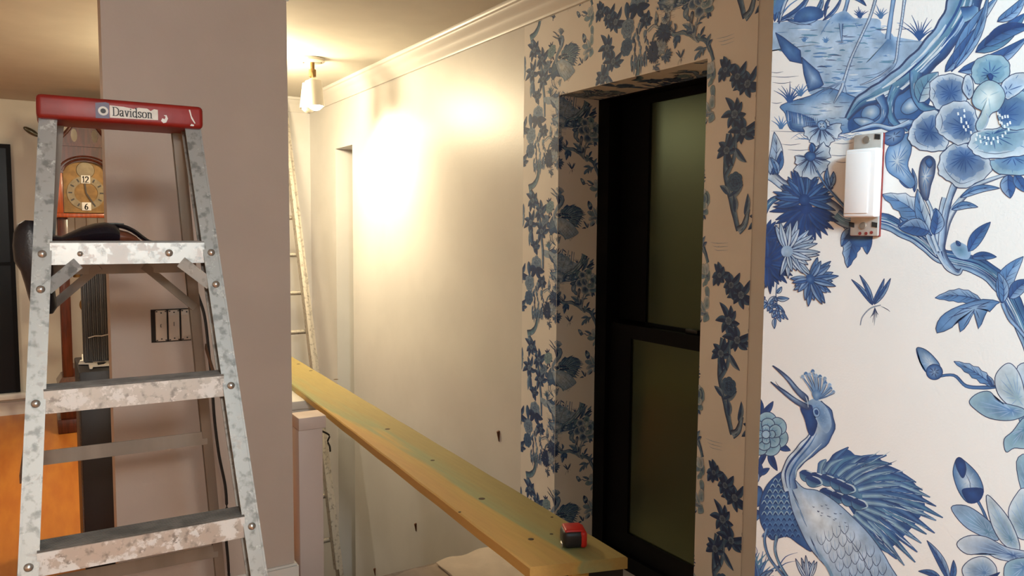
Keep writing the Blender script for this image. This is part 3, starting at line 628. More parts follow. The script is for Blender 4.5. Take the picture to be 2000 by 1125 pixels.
for i, (px, py, r) in enumerate(((583,711,5),(607,724,5),(656,741,6),(757,838,7),(845,899,6),(941,974,9),(1037,1053,8),(1077,1043,5),(898,1000,4),(1078,1010,4))):
    p = hz(px, py, ZP); rr_ = r/1500*(p-CAM).length*0.8
    MB().lathe([(rr_, 0), (rr_*0.8, 0.0009), (rr_*0.3, 0.0012)], p-Vector((0,0,0.0004)), (0,0,1), 10).build('knot', M['knot'], pk)
# trestle under the near end
hs = thing('sawhorse', (1.12, 1.60, 0), 'black sawhorse with a yellow wood rest under the near end of the plank', 'sawhorse')
yh = 1.58
ra0, ra1 = hz(1120, 1121, ZP-TK), hz(1160, 1116, ZP-TK); bl = hz(1034, 1118, ZP-TK)
MB().rbox((bl.x+0.004, yh-0.10, 0.50), (1.27, yh-0.03, ZP-TK-0.012), 0.006).build('beam', M['black'], hs)
MB().rbox((ra0.x, ra0.y+0.004, ZP-TK-0.05), (ra1.x, yh+0.12, ZP-TK-0.001), 0.003).build('wood_rest', M['yellowwood'], hs)
for sx in (-1, 1):
    for sy in (-1, 1): MB().bar((1.13+sx*0.14, yh-0.065+sy*0.02, 0.53), (1.13+sx*0.20, yh-0.065+sy*0.22, 0.016), 0.045, 0.03, (1, 0, 0)).build('leg', M['black'], hs)
for sx in (-1, 1): MB().bar((1.13+sx*0.172, yh-0.19, 0.25), (1.13+sx*0.172, yh+0.06, 0.25), 0.02, 0.03, (1, 0, 0)).build('cross_bar', M['black'], hs)
tm0 = Vector(hz(1126, 1074, ZP)); tmY = tm0.y
tm = thing('tape_measure', tm0, 'red and black tape measure lying on the near end of the plank', 'tape measure')
fdir = Vector((0.42, 0.9, 0)).normalized(); sdir = Vector((0.9, -0.42, 0)).normalized()
def tmb(a, b, r=0.006, seg=3):
    m = MB().rbox(a, b, r, seg); m.v = [tm0+sdir*v.x+fdir*v.y+Vector((0,0,v.z)) for v in m.v]; return m
tmb((-0.034, 0.0, 0.0005), (0.026, 0.062, 0.047), 0.014, 4).build('body', M['black'], tm)
tmb((0.010, -0.002, 0.003), (0.028, 0.060, 0.046), 0.010, 4).build('side_shell', M['tapered'], tm)
tmb((-0.028, 0.006, 0.040), (0.020, 0.058, 0.0495), 0.005).build('top_shell', M['tapered'], tm)
tmb((-0.037, 0.012, 0.001), (-0.032, 0.030, 0.014), 0.002).build('blade_lip', M['rivet'], tm)
# cloths on the landing
def cloth(name, m, pts, lab, z=0.004):
    b = MB(); nx, ny = 14, 14; P = [Vector(p) for p in pts]; vs = []; fs = []
    for i in range(nx+1):
        for j in range(ny+1):
            u, v = i/nx, j/ny; q = P[0].lerp(P[1], u).lerp(P[3].lerp(P[2], u), v)
            vs.append(Vector((q.x, q.y, z+0.006+0.006*math.sin(q.x*37+q.y*11)*math.cos(q.y*23))))
    for i in range(nx):
        for j in range(ny): k = i*(ny+1)+j; fs.append((k, k+1, k+ny+2, k+ny+1))
    n0 = len(vs); vs += [Vector((v.x, v.y, z)) for v in vs]; fs += [tuple(n0+k for k in f[::-1]) for f in fs]
    ed = [i*(ny+1) for i in range(nx+1)]+[nx*(ny+1)+j for j in range(1, ny+1)]+[i*(ny+1)+ny for i in range(nx-1, -1, -1)]+[j for j in range(ny-1, 0, -1)]
    for a_, b_ in zip(ed, ed[1:]+ed[:1]): fs.append((a_, b_, n0+b_, n0+a_))
    return tag(b.add(vs, fs).build(name, m, org=P[0]), lab, 'cloth')
cloth('drop_cloth', M['cloth'], [(0.88, 2.25, 0), (1.52, 2.25, 0), (1.50, 2.90, 0), (0.88, 2.86, 0)], 'brown drop cloth spread on the landing beyond the sawhorse')
cloth('pale_cloth', M['clothlight'], [(1.40, 2.2, 0), (1.74, 2.2, 0), (1.735, 2.90, 0), (1.42, 2.88, 0)], 'pale cloth lying on the landing against the hall wall', z=0.018)

# ------------------------------------------------------------------ extension ladder at the end of the hall
xe = 1.55
pb_, pt_ = hx(664, 1125, xe), hx(563, 280, xe)
dv = (Vector(pt_)-Vector(pb_)); tdir = dv.normalized()
top = Vector(pb_)+tdir*((YB-0.035-pb_.y)/tdir.y); bot = Vector(pb_)+tdir*((-0.19*8-pb_.z)/tdir.z)
bot = Vector(pb_)+tdir*(-1.15)
el = thing('extension_ladder', bot-Vector((0.2, 0, 0)), 'tall aluminium extension ladder leaning on the wall at the end of the hall', 'ladder')
for xo in (0, -0.42): MB().bar(bot+Vector((xo-0.0, 0, 0)), top+Vector((xo, 0, 0)), 0.026, 0.075, (1,0,0)).build('rail', M['alufar'], el)
nv = Vector((0, tdir.z, -tdir.y))
for xo in (-0.036, -0.384): MB().bar(bot+Vector((xo, 0, 0))-nv*0.07+tdir*1.2, top+Vector((xo, 0, 0))-nv*0.07-tdir*0.5, 0.022, 0.06, (1,0,0)).build('fly_rail', M['alufar'], el)
pr_ = hx(600, 572, xe); t0 = (pr_.z-bot.z)/tdir.z; spc = 0.268
k0 = -int(t0/spc)
for k in range(k0, 30):
    d = t0+k*spc
    if d < 0.08 or d > (top-bot).length-0.05: continue
    p = bot+tdir*d; MB().tube([p+Vector((-0.012, 0, 0)), p+Vector((-0.408, 0, 0))], 0.015, 10, ref=tdir).build('rung', M['alufar'], el)
for xo in (0, -0.42): MB().bar(bot+Vector((xo, 0, -0.02))-tdir*0.02, bot+Vector((xo, 0, 0))+tdir*0.05, 0.05, 0.09, (1,0,0)).build('ladder_foot', M['black'], el)

# ------------------------------------------------------------------ ceiling spotlight
lc = Vector(hz(610, 114, ZC)); 
sp = thing('ceiling_spotlight', lc, 'cream two-headed ceiling spotlight glowing at the end of the hall', 'lamp')
MB().lathe([(0.068, -0.002), (0.068, -0.016), (0.06, -0.022), (0, -0.022)], lc, (0,0,1), 24).build('canopy', M['cream'], sp)
MB().lathe([(0.012, -0.02), (0.012, -0.06), (0.02, -0.062), (0.02, -0.10), (0.0, -0.105)], lc, (0,0,1), 14).build('stem', M['brass'], sp)
for dx in (-0.05, 0.05): MB().lathe([(0.005, 0), (0.004, -0.008)], lc+Vector((dx*0.85, -dx*0.5, -0.018)), (0,0,1), 8).build('screw', M['brass'], sp)
def head(base, d, lit):
    d = Vector(d).normalized(); L = 0.145; R = 0.046
    prof = [(0.014, -0.012), (0.03, 0.0), (R, 0.006), (R, L), (R-0.004, L), (R-0.004, L-0.03), (0.0, L-0.03)]
    h = MB().lathe(prof, base, d, 28).build('lamp_head', M['cream'], sp)
    MB().tube([base-d*0.01, base-d*0.03+Vector((0,0,0.012)), lc+Vector((0,0,-0.085))], 0.008, 8).build('knuckle', M['brass'], h)
    c = base+d*(L-0.028)
    MB().lathe([(0.036, 0.0), (0.040, 0.016), (0.034, 0.034), (0.018, 0.046), (0, 0.05)], c, d, 24).build('bulb', M['bulb'] if lit else M['cream'], h)
    return base+d*(L+0.035)
rv = Vector((rt.x, rt.y, 0)).normalized(); fv = Vector((fw.x, fw.y, 0)).normalized()
aim = Vector(hx(765, 365, XH))
b1 = lc+rv*0.012-fv*0.03+Vector((0,0,-0.125)); t1 = head(b1, Vector((0.06, -0.08, -1.0)), True)
b2 = lc-rv*0.028+fv*0.07+Vector((0,0,-0.125)); t2 = head(b2, Vector((-0.12, 0.02, -1.0)), False)
light('spot_bulb', 'SPOT', t1, 56, (1.0, 0.82, 0.53), 0.04, to=(aim.x, aim.y, aim.z), spot_size=math.radians(115), spot_blend=1.0)
light('spot_bulb_second', 'SPOT', t2, 42, (1.0, 0.82, 0.53), 0.03, to=(1.25, 5.67, 1.0), spot_size=math.radians(130), spot_blend=0.9)

# ------------------------------------------------------------------ dimmer on the near wallpaper
q0, q1 = hx(1668, 266, XN), hx(1724, 462, XN)
ym = (hx(1670, 350, XN).y+hx(1727, 350, XN).y)/2; zlo, zhi = q1.z, q0.z
dm = thing('dimmer_switch', (XN, ym, zlo), 'white rocker dimmer switch without cover plate on the blue bird wallpaper', 'switch')
MB().box((XN-0.004, ym-0.0160, zlo), (XN-0.0005, ym+0.0165, zhi)).build('box_edge', M['redbit'], dm)
MB().rbox((XN-0.0075, ym-0.0165, zlo+0.0005), (XN-0.004, ym+0.0150, zhi), 0.0012).build('mounting_strap', M['galv'], dm)
za_, zb_ = hx(1700, 424, XN-0.02).z, hx(1700, 290, XN-0.02).z
dbo = MB().rbox((XN-0.018, ym-0.0190, za_), (XN-0.0075, ym+0.0170, zb_+0.001), 0.0022, 3).build('switch_body', M['white'], dm)
MB().rbox((XN-0.0192, ym-0.0115, za_+0.004), (XN-0.0175, ym+0.0150, zb_-0.003), 0.0007).build('paddle', M['white'], dbo)
for zz, r in ((zlo+0.011, 0.0038), (zhi-0.006, 0.0040)): MB().lathe([(r, 0), (r*0.9, 0.0012), (0, 0.0014)], (XN-0.0075, ym, zz), (-1,0,0), 14).build('screw', M['rear'], dm)
for dy, zz in ((-0.013, zlo+0.012), (0.013, zlo+0.012), (-0.012, zhi-0.004)): MB().prism([(XN-0.0077, ym+dy-0.003, zz-0.003), (XN-0.0077, ym+dy+0.003, zz-0.002), (XN-0.0077, ym+dy+0.003, zz+0.003), (XN-0.0077, ym+dy-0.003, zz+0.002)], (-0.0004,0,0)).build('strap_notch', M['recess_shade'], dm)
for dy, zz in ((-0.010, zlo+0.004), (-0.004, zlo+0.003), (0.003, zlo+0.003)): MB().lathe([(0.0017, 0), (0.0017, 0.0004)], (XN-0.0076, ym+dy, zz), (-1,0,0), 10).build('strap_hole', M['redbit'], dm)
# ------------------------------------------------------------------ wallpaper print (one repeat, drawn once in metres on the wall plane)
dk, md, lt, pl_, ln, tl, tll, vd = (38,78,135), (74,118,168), (138,166,198), (192,203,213), (50,66,104), (84,130,160), (142,174,190), (28,58,112)
K = 1.0
def lin(c): r = srgb(*c); g = sum(r[:3])/3; return tuple(min(1, (v*0.92+g*0.08)*K) for v in r[:3])
def mixc(a, b, t): return tuple(x+(y-x)*t for x, y in zip(a, b))
class Painter:
    STEP = 4e-6
    def __init__(s): s.d = []; s.v = []; s.c = []; s.f = []; s.w = 0.0; s.map = None; s.rnd = random.Random(3)
    def base(s, w=0.0): s.w = w
    def emit(s, pts, cols, faces):
        s.d.append((s.w, [s.map(p[0], p[1]) for p in pts], [lin(c) for c in cols], faces))
    def finish(s):
        """stack the inks: each shape lies one hair above whatever it overlaps"""
        g = {}; G = 0.002
        for w_, pts, cols, faces in sorted(s.d, key=lambda t: t[0]):
            cells = set()
            for f in faces:
                xs = [pts[i][0] for i in f]; ys = [pts[i][1] for i in f]
                for i in range(int(min(xs)//G), int(max(xs)//G)+1):
                    for j in range(int(min(ys)//G), int(max(ys)//G)+1): cells.add((i, j))
            lv = 1+max((g.get(c, 0) for c in cells), default=0)
            for c in cells: g[c] = lv
            o = len(s.v); s.v += [(a, b, lv*s.STEP) for a, b in pts]; s.c += cols; s.f += [tuple(i+o for i in f) for f in faces]
        s.depth = max(v[2] for v in s.v)
    def smooth(s, pts, closed=True, n=4): return [(q.x, q.y) for q in catmull([(x, y, 0) for x, y in pts], closed, n)]
    def stroke(s, pts, w, c, c2=None, taper='both', sm=True, prof=None):
        k = getattr(pts, 'k', None)
        if k: w = tuple(max(q*k, min(q, 1.2)) for q in w) if isinstance(w, tuple) else max(w*k, min(w, 1.2))
        if sm and len(pts) > 2: pts = s.smooth(pts, False, 4)
        m = len(pts); V = []; Cc = []; F = []
        for i, (x, y) in enumerate(pts):
            a, b = pts[max(i-1, 0)], pts[min(i+1, m-1)]; dx, dy = b[0]-a[0], b[1]-a[1]; L = math.hypot(dx, dy) or 1; t = i/(m-1)
            ww = w[0]+(w[1]-w[0])*t if isinstance(w, tuple) else w
            if taper == 'both': ww *= max(0.12, math.sin(math.pi*min(max(t, 0.02), 0.98)))**0.7
            elif taper == 'end': ww *= max(0.1, 1-t)**0.7
            nx, ny = -dy/L*ww/2, dx/L*ww/2; V += [(x+nx, y+ny), (x-nx, y-ny)]; cc = mixc(c, c2, t) if c2 else c; Cc += [cc, cc]
        for i in range(m-1): F.append((2*i, 2*i+1, 2*i+3, 2*i+2))
        s.emit(V, Cc, F)
    def tube(s, pts, ws, cl, cm, cr, out=True, tex=0):
        """branch: colour across its width from the left edge over the middle to the right edge"""
        k = getattr(pts, 'k', 1); ws = [q*k for q in ws]
        m0 = len(pts); P = s.smooth(pts, False, 5); m = len(P); V = []; Cc = []; F = []; E1 = []; E2 = []
        for i, (x, y) in enumerate(P):
            a, b = P[max(i-1, 0)], P[min(i+1, m-1)]; dx, dy = b[0]-a[0], b[1]-a[1]; L = math.hypot(dx, dy) or 1; t = i/(m-1)*(m0-1); k = min(int(t), m0-2)
            ww = (ws[k]+(ws[k+1]-ws[k])*(t-k))*(1+0.05*math.sin(i*1.3)); nx, ny = -dy/L*ww/2, dx/L*ww/2
            for q, cc in ((1, cl), (0.45, mixc(cl, cm, 0.7)), (-0.1, cm), (-0.6, mixc(cm, cr, 0.6)), (-1, cr)): V.append((x+nx*q, y+ny*q)); Cc.append(cc)
            E1.append((x+nx, y+ny)); E2.append((x-nx, y-ny))
        for i in range(m-1):
            for q in range(4): F.append((5*i+q, 5*i+q+1, 5*i+q+6, 5*i+q+5))
        s.emit(V, Cc, F); u = ws[0]*0.05+0.6*s.px
        if out: s.stroke(E1, u, ln, sm=False, taper='none'); s.stroke(E2, u, ln, sm=False, taper='none')
        for j in range(tex):
            t0 = s.rnd.random()*0.75; i0 = int(t0*m); i1 = min(m-1, i0+max(3, int(m*0.22))); q = s.rnd.uniform(0.15, 0.85); col = s.rnd.choice((vd, dk, pl_, lt))
            pts2 = [(E1[i][0]+(E2[i][0]-E1[i][0])*q, E1[i][1]+(E2[i][1]-E1[i][1])*q) for i in range(i0, i1)]
            if len(pts2) > 2: s.stroke(pts2, ws[0]*s.rnd.uniform(0.03, 0.10), col, sm=False)
    px = 1.0
    def blob(s, pts, ce, cc, ctr=None, out=True, n=4, veins=0, vc=None, sm=True, ow=1.6, mid=0.5, rag=0.0):
        P = s.smooth(pts, True, n) if sm else pts; m = len(P)
        if rag:
            c0 = (sum(p[0] for p in P)/m, sum(p[1] for p in P)/m); ph = s.rnd.random()*6
            P = [(c0[0]+(p[0]-c0[0])*q, c0[1]+(p[1]-c0[1])*q) for p, q in ((p, 1+rag*(math.sin(i*1.9+ph)+0.6*math.sin(i*0.83+2*ph))) for i, p in enumerate(P))]
        if ctr is None: ctr = (sum(p[0] for p in P)/m, sum(p[1] for p in P)/m)
        V = [ctr]; Cc = [cc]; F = []
        for f in (0.5, 0.85, 1.0):
            for p in P: V.append((ctr[0]+(p[0]-ctr[0])*f, ctr[1]+(p[1]-ctr[1])*f)); Cc.append(mixc(cc, ce, {0.5: mid, 0.85: 0.85, 1.0: 1.0}[f]))
        for i in range(m):
            j = (i+1) % m; F.append((0, 1+i, 1+j))
            for r_ in range(2): F.append((1+r_*m+i, 1+(r_+1)*m+i, 1+(r_+1)*m+j, 1+r_*m+j))
        s.emit(V, Cc, F)
        for k in range(veins):
            i = int((k+0.5)*m/veins); p = P[i]; a = (ctr[0]+(p[0]-ctr[0])*0.12, ctr[1]+(p[1]-ctr[1])*0.12); f = s.rnd.uniform(0.55, 0.92); b = (ctr[0]+(p[0]-ctr[0])*f, ctr[1]+(p[1]-ctr[1])*f)
            s.stroke([a, ((a[0]+b[0])/2, (a[1]+b[1])/2), b], 1.8*s.px, vc or ln)
        if out: s.stroke(P+[P[0]], ow*s.px, ln, sm=False, taper='none')
    def leaf(s, a, b, w, bend=0.0, c1=dk, c2=lt, veins=4, out=True, ser=0.0, mid=True):
        """leaf from base a to tip b, halves in two tones, midrib and side veins"""
        ax, ay = b[0]-a[0], b[1]-a[1]; L = math.hypot(ax, ay); tx_, ty_ = ax/L, ay/L; nx, ny = -ty_, tx_; N = 10; sp_, El, Er = [], [], []
        for i in range(N+1):
            t = i/N; c = bend*L*math.sin(math.pi*t); x = a[0]+ax*t+nx*c; y = a[1]+ay*t+ny*c
            ww = w*0.5*(math.sin(math.pi*t**0.8)**0.8 if 0 < t < 1 else 0)*(1+ser*(1 if i % 2 else -1)); sp_.append((x, y)); El.append((x+nx*ww, y+ny*ww)); Er.append((x-nx*ww, y-ny*ww))
        for E_, ca, cb in ((El, c2, mixc(c1, c2, 0.4)), (Er, mixc(c1, c2, 0.15), c1)):
            V = []; Cc = []; F = []
            for i in range(N+1): V += [sp_[i], ((sp_[i][0]+E_[i][0])/2, (sp_[i][1]+E_[i][1])/2), E_[i]]; Cc += [cb, mixc(ca, cb, 0.45), ca]
            for i in range(N): F += [(3*i, 3*i+1, 3*i+4, 3*i+3), (3*i+1, 3*i+2, 3*i+5, 3*i+4)]
            s.emit(V, Cc, F)
        if out: s.stroke(El, 1.4*s.px, ln, sm=False, taper='none'); s.stroke(Er, 1.4*s.px, ln, sm=False, taper='none')
        if mid: s.stroke(sp_, 2.0*s.px, vd, sm=False, taper='end')
        for k in range(veins):
            i = 1+int((k+0.5)*(N-3)/max(veins, 1)); j = min(N, i+2)
            for E_ in (El, Er): s.stroke([sp_[i], ((sp_[i][0]*0.45+E_[j][0]*0.55), (sp_[i][1]*0.45+E_[j][1]*0.55)), (sp_[i][0]*0.12+E_[j][0]*0.88, sp_[i][1]*0.12+E_[j][1]*0.88)], 1.2*s.px, ln, taper='end')
    def fan(s, c, r, a0, a1, n, w, c1, c2, jit=0.12):
        """spiky half flower: narrow petals radiating from c between two angles (degrees, y down)"""
        order = list(range(n)); s.rnd.shuffle(order)
        for k in order:
            q = math.radians(a0+(a1-a0)*(k+0.5)/n+s.rnd.uniform(-4, 4)); R = r*(1+s.rnd.uniform(-jit, jit)*1.4)
            s.leaf((c[0]+r*0.08*math.cos(q), c[1]+r*0.08*math.sin(q)), (c[0]+R*math.cos(q), c[1]+R*math.sin(q)), w, 0.03*s.rnd.uniform(-1, 1), mixc(c1, c2, s.rnd.random()*0.4), c2, 0, True)
        s.blob([(c[0]+r*0.2*math.cos(t), c[1]+r*0.2*math.sin(t)) for t in [2*math.pi*i/9 for i in range(9)]], c1, mixc(c1, c2, 0.4), out=False)
    def tuft(s, c, r, n, col, a0=-150, a1=-30, w=5):
        for k in range(n):
            q = math.radians(a0+(a1-a0)*(k+0.5)/n); R = r*s.rnd.uniform(0.6, 1.0); m_ = (c[0]+R*0.5*math.cos(q)*0.8, c[1]+R*0.5*math.sin(q)*1.1)
            s.stroke([(c[0]+s.rnd.uniform(-3, 3)*s.px, c[1]), m_, (c[0]+R*math.cos(q), c[1]+R*math.sin(q))], w, col, taper='end')
    def feather(s, a, m_, b, w, c1, c2):
        s.tube([a, m_, b], [w, w*0.95, w*0.12], c1, mixc(c1, c2, 0.85), c1, out=False)
        s.stroke([a, m_, b], w*0.10, c2, taper='end'); s.stroke([(a[0], a[1]+w*0.3), (m_[0], m_[1]+w*0.32), b], w*0.10, vd, taper='end')
    def rose(s, c, r, c1, c2, c3):
        for ring, R, n_ in ((0, 1.0, 7), (1, 0.72, 6), (2, 0.42, 4)):
            for k in range(n_):
                q = 2*math.pi*(k+0.4*ring)/n_+0.3; x, y = c[0]+R*r*0.62*math.cos(q), c[1]+R*r*0.62*math.sin(q); pr_ = R*r*0.46
                pts = [(x+pr_*math.cos(q+t)*(1.05 if abs(t) < 1.2 else 0.9), y+pr_*math.sin(q+t)*(1.05 if abs(t) < 1.2 else 0.9)) for t in [2*math.pi*i/9-math.pi for i in range(9)]]
                s.blob(pts, c3, mixc(c1, c2, 0.3*ring), (c[0]+(x-c[0])*0.55, c[1]+(y-c[1])*0.55), veins=5, vc=c1, n=3)
        s.blob([(c[0]+r*0.2*math.cos(t), c[1]+r*0.2*math.sin(t)) for t in [2*math.pi*i/8 for i in range(8)]], c3, c2)
P = Painter()
def nmap(px, py): p = hx(px, py, XN); return (YN-p.y, p.z)
P.map = nmap
class PL(list): pass
def plist(L, k): o = PL(L); o.k = k; return o
fA = lambda L: plist([(1480+x*0.4266, y*0.4266) for x, y in L], 0.4266)
fB = lambda L: plist([(1480+x*0.32, 400+y*0.32) for x, y in L], 0.32)
fD = lambda L: plist([(1460+x*0.3956, 680+y*0.3956) for x, y in L], 0.3956)
a_ = lambda x, y: fA([(x, y)])[0]
b_ = lambda x, y: fB([(x, y)])[0]
d_ = lambda x, y: fD([(x, y)])[0]
R_ = P.rnd
# --- island with roots, thin legs of the bird standing on it
P.base(0.0)
P.blob(fA([(-90,160),(-40,120),(75,104),(200,96),(350,90),(480,84),(562,92),(570,150),(650,172),(760,190),(860,200),(800,330),(640,420),(560,470),(430,520),(330,430),(240,430),(210,300),(100,230),(0,240)]), lt, mixc(lt, pl_, 0.5), a_(300,200), out=False)
P.blob(fA([(110,482),(240,440),(330,405),(460,450),(520,470),(500,560),(440,600),(380,612),(280,600),(200,605),(150,590),(128,520)]), md, pl_, a_(330,500), out=True)
for k in range(170):
    x, y = R_.uniform(80, 640), R_.uniform(105, 440)
    if y > 240 and x < 230: continue
    if x+y*0.9 > 820: continue
    l = R_.uniform(20, 80); P.stroke(fA([(x, y), (x+l/2, y+R_.uniform(-4, 4)), (x+l, y+R_.uniform(-3, 3))]), R_.uniform(1, 9), R_.choice((pl_, md, md, lt, tl, tl, ln)))
P.blob(fA([(84,150),(120,172),(198,232),(204,292),(150,280),(112,232)]), dk, md, sm=False)
P.blob(fA([(204,262),(282,330),(304,388),(286,402),(236,420),(214,340)]), dk, lt, sm=False)
P.blob(fA([(130,505),(200,520),(260,545),(280,600),(200,606),(152,588)]), dk, lt, out=False, sm=False)
for k in range(16): x = 140+k*9; P.stroke(fA([(x, 508+k*2.2), (x+3, 540+k*2), (x+4, 560+k*2.2)]), 3, R_.choice((dk, ln, pl_)))
for k in range(34):
    x, y = R_.uniform(130, 420), R_.uniform(450, 590); P.stroke(fA([(x, y), (x+20, y+2), (x+R_.uniform(30, 70), y)]), 1.6, R_.choice((ln, md, tl)))
for (x, y, l) in ((60,350,130),(70,378,90),(62,600,300),(110,660,90),(140,685,110),(350,655,90),(330,710,100),(360,740,70),(65,470,50),(60,330,60)): P.stroke(fA([(x, y), (x+l/2, y+4), (x+l, y-2)]), 1.5, ln)
for k in range(24): x = R_.uniform(150, 480); P.stroke(fA([(x, 600+R_.uniform(0, 45)), (x+40, 604+R_.uniform(0, 40)), (x+R_.uniform(60, 120), 602+R_.uniform(0, 40))]), 2.4, R_.choice((lt, dk, md, md)))
# tree to the left of the legs
P.tube(fA([(425,-40),(405,40),(385,100),(388,190)]), [18,16,20,2], md, lt, dk)
for q in ((300,140),(340,110),(460,130),(290,160)): P.stroke(fA([(400,60),((400+q[0])/2,75),q]), 7, lt, md)
P.blob(fA([(330,95),(395,50),(440,80),(470,100),(410,110)]), lt, md, out=False)
# broad pale trunk behind the legs
P.blob(fA([(610,150),(585,190),(520,270),(500,290),(600,250),(650,270),(640,200)]), lt, md, a_(600,180), out=False)
P.tube(fA([(630,-40),(612,80),(598,180)]), [20,18,24], md, lt, md)
P.tube(fA([(680,-40),(660,110),(646,190),(634,280),(600,325),(520,372),(470,390)]), [15,12,12,12,14,8,3], ln, pl_, md)
P.tube(fA([(552,-40),(520,70),(480,160),(430,270),(398,370),(385,410),(350,474)]), [15,13,12,12,14,16,3], ln, pl_, md)
for k in range(20):
    t = k/19; x, y = 552-150*t, -40+400*t; P.stroke(fA([(x-5, y), (x+6, y+4)]), 4, ln, sm=False)
    x, y = 680-46*t, -40+310*t; P.stroke(fA([(x-5, y), (x+6, y+4)]), 3, ln, sm=False)
for q in ((270,442),(300,420),(330,430),(410,430),(290,405)): P.stroke(fA([(396,372),((396+q[0])/2,396),q]), 8, lt, ln, taper='end')
for q in ((480,350),(540,355),(560,372)): P.stroke(fA([(632,290),((632+q[0])/2,336),q]), 6, lt, ln, taper='end')
# big trunk and roots
P.base(0.0006)
P.blob(fA([(430,520),(520,470),(640,400),(740,330),(800,380),(790,470),(740,560),(700,600),(600,588),(500,600),(420,600)]), dk, md, a_(620,500), out=False)
for q in ([(485,500),(520,478),(556,490),(560,525),(520,552),(478,535)], [(665,480),(700,448),(730,462),(738,500),(690,525),(660,510)], [(440,545),(500,540),(540,560),(480,580)], [(600,560),(680,545),(730,560),(650,585)]): P.blob(fA(q), md, pl_)
P.tube(fA([(960,-50),(945,20),(900,110),(830,205),(740,300),(640,380),(540,435),(470,470),(410,545)]), [160,150,125,118,112,100,78,52,14], lt, tl, vd, tex=26)
P.tube(fA([(940,70),(985,55),(1000,30)]), [70,60,30], tll, md, dk)
P.tube(fA([(640,400),(610,470),(620,550),(690,600)]), [50,38,34,10], md, tl, vd, tex=6)
P.tube(fA([(730,330),(725,420),(760,490),(840,500)]), [60,44,38,10], md, tl, vd, tex=6)
P.tube(fA([(560,440),(585,500),(560,560),(470,585)]), [40,34,26,8], lt, md, vd, tex=4)
P.tube(fA([(700,560),(620,590),(540,575),(430,605)]), [26,22,20,8], pl_, lt, dk, tex=4)
for c, r, n, cc in ((a_(150,470),44,9,dk),(a_(200,440),30,6,md),(a_(745,185),56,10,dk),(a_(110,590),30,6,md),(a_(470,82),22,8,dk),(a_(565,85),30,7,md),(a_(215,190),12,6,md),(a_(315,195),12,6,md),(a_(110,70),60,6,md)): P.tuft(c, r, n, cc, w=4)
# strap leaves at the upper left
for a, b, w, bn, c1, c2 in (((90,100),(250,-40),30,0.12,dk,lt),((100,110),(170,-60),26,-0.1,md,pl_),((80,100),(60,-60),30,0.1,dk,md),((130,90),(330,30),26,0.18,md,lt),((300,95),(390,-20),16,0.1,dk,lt),((310,80),(350,-30),14,-0.1,dk,md),((260,70),(300,-20),24,0.1,md,lt),((420,-20),(500,28),22,-0.1,dk,md)): P.leaf(a_(*a), a_(*b), w*0.43, bn, c1, c2, 2)
P.blob(fA([(180,60),(230,30),(290,40),(300,80),(230,100),(170,96)]), dk, md, out=False)
# strap leaves at the upper right
for a, b, w, bn, c1, c2 in (((920,330),(1240,170),70,0.08,dk,lt),((890,330),(1110,-20),64,-0.06,md,pl_),((860,330),(1000,130),60,0.05,dk,lt),((900,320),(1060,-30),40,0.08,md,lt),((1000,240),(1230,60),80,0.06,dk,tl),((1040,210),(1260,120),70,-0.1,vd,md),((1100,100),(1230,-20),50,0.1,md,lt),((740,470),(830,330),90,-0.1,tl,pl_)): P.leaf(a_(*a), a_(*b), w*0.43, bn, c1, c2, 3)
# --- large peony on the right
P.base(0.0014)
def inner(L, b): return (b[0]*0.62+0.38*sum(q[0] for q in L)/len(L), b[1]*0.62+0.38*sum(q[1] for q in L)/len(L))
def petal(L, base, ce, cc, v=9, vc=None): P.blob(fA(L), ce, cc, a_(*inner(L, base)), veins=v+6, vc=vc or md, rag=0.028, mid=0.35); P.blob(fA([(inner(L, base)[0]+(q[0]-inner(L, base)[0])*0.72, inner(L, base)[1]+(q[1]-inner(L, base)[1])*0.72) for q in L]), mixc(cc, ce, 0.45), cc, a_(*inner(L, base)), veins=v, vc=dk, out=False, rag=0.06)
petal([(1060,740),(1150,725),(1270,690),(1300,760),(1230,800),(1110,795)], (1160,700), tll, md)
petal([(1190,430),(1270,360),(1340,420),(1350,560),(1270,640),(1180,590)], (1160,520), tll, dk)
petal([(980,335),(1000,280),(1060,250),(1130,262),(1160,312),(1132,372),(1060,384),(1000,380)], (1070,350), tll, tl, 10)
petal([(790,420),(800,370),(860,340),(930,350),(966,400),(950,470),(890,490),(830,505),(796,460)], (900,430), pl_, dk, 12)
petal([(830,762),(848,700),(920,655),(1000,675),(1060,725),(1072,780),(1020,832),(940,862),(880,832),(838,800)], (960,690), pl_, dk, 14)
petal([(698,600),(720,550),(780,508),(836,512),(830,580),(876,645),(850,690),(780,692),(720,672),(694,640)], (800,600), pl_, dk, 10)
petal([(815,560),(840,500),(900,465),(965,470),(1005,520),(1012,590),(980,645),(920,662),(860,632),(828,600)], (985,600), pl_, dk, 14)
petal([(970,655),(1010,600),(1100,588),(1180,565),(1250,560),(1290,640),(1240,700),(1150,722),(1050,724),(990,702)], (1050,600), pl_, tl, 14)
petal([(1100,455),(1160,420),(1260,430),(1280,520),(1230,590),(1150,592),(1110,560)], (1090,540), tll, dk, 10)
petal([(940,405),(958,345),(984,358),(992,420),(972,455)], (970,440), pl_, lt, 3)
petal([(1116,405),(1150,352),(1219,335),(1250,380),(1180,440),(1140,455)], (1130,430), pl_, lt, 5)
P.blob(fA([(985,455),(1010,400),(1060,368),(1112,388),(1138,440),(1112,500),(1072,524),(1044,584),(1012,600),(1004,566),(1030,512),(1000,492)]), tll, (214,220,218), a_(1060,440), veins=5, vc=tll)
P.stroke(fA([(1050,520),(1060,545),(1040,590),(1012,598)]), 8, lt, pl_)
P.blob(fA([(1056,345),(1070,335),(1084,350),(1072,372)]), vd, dk, out=False)
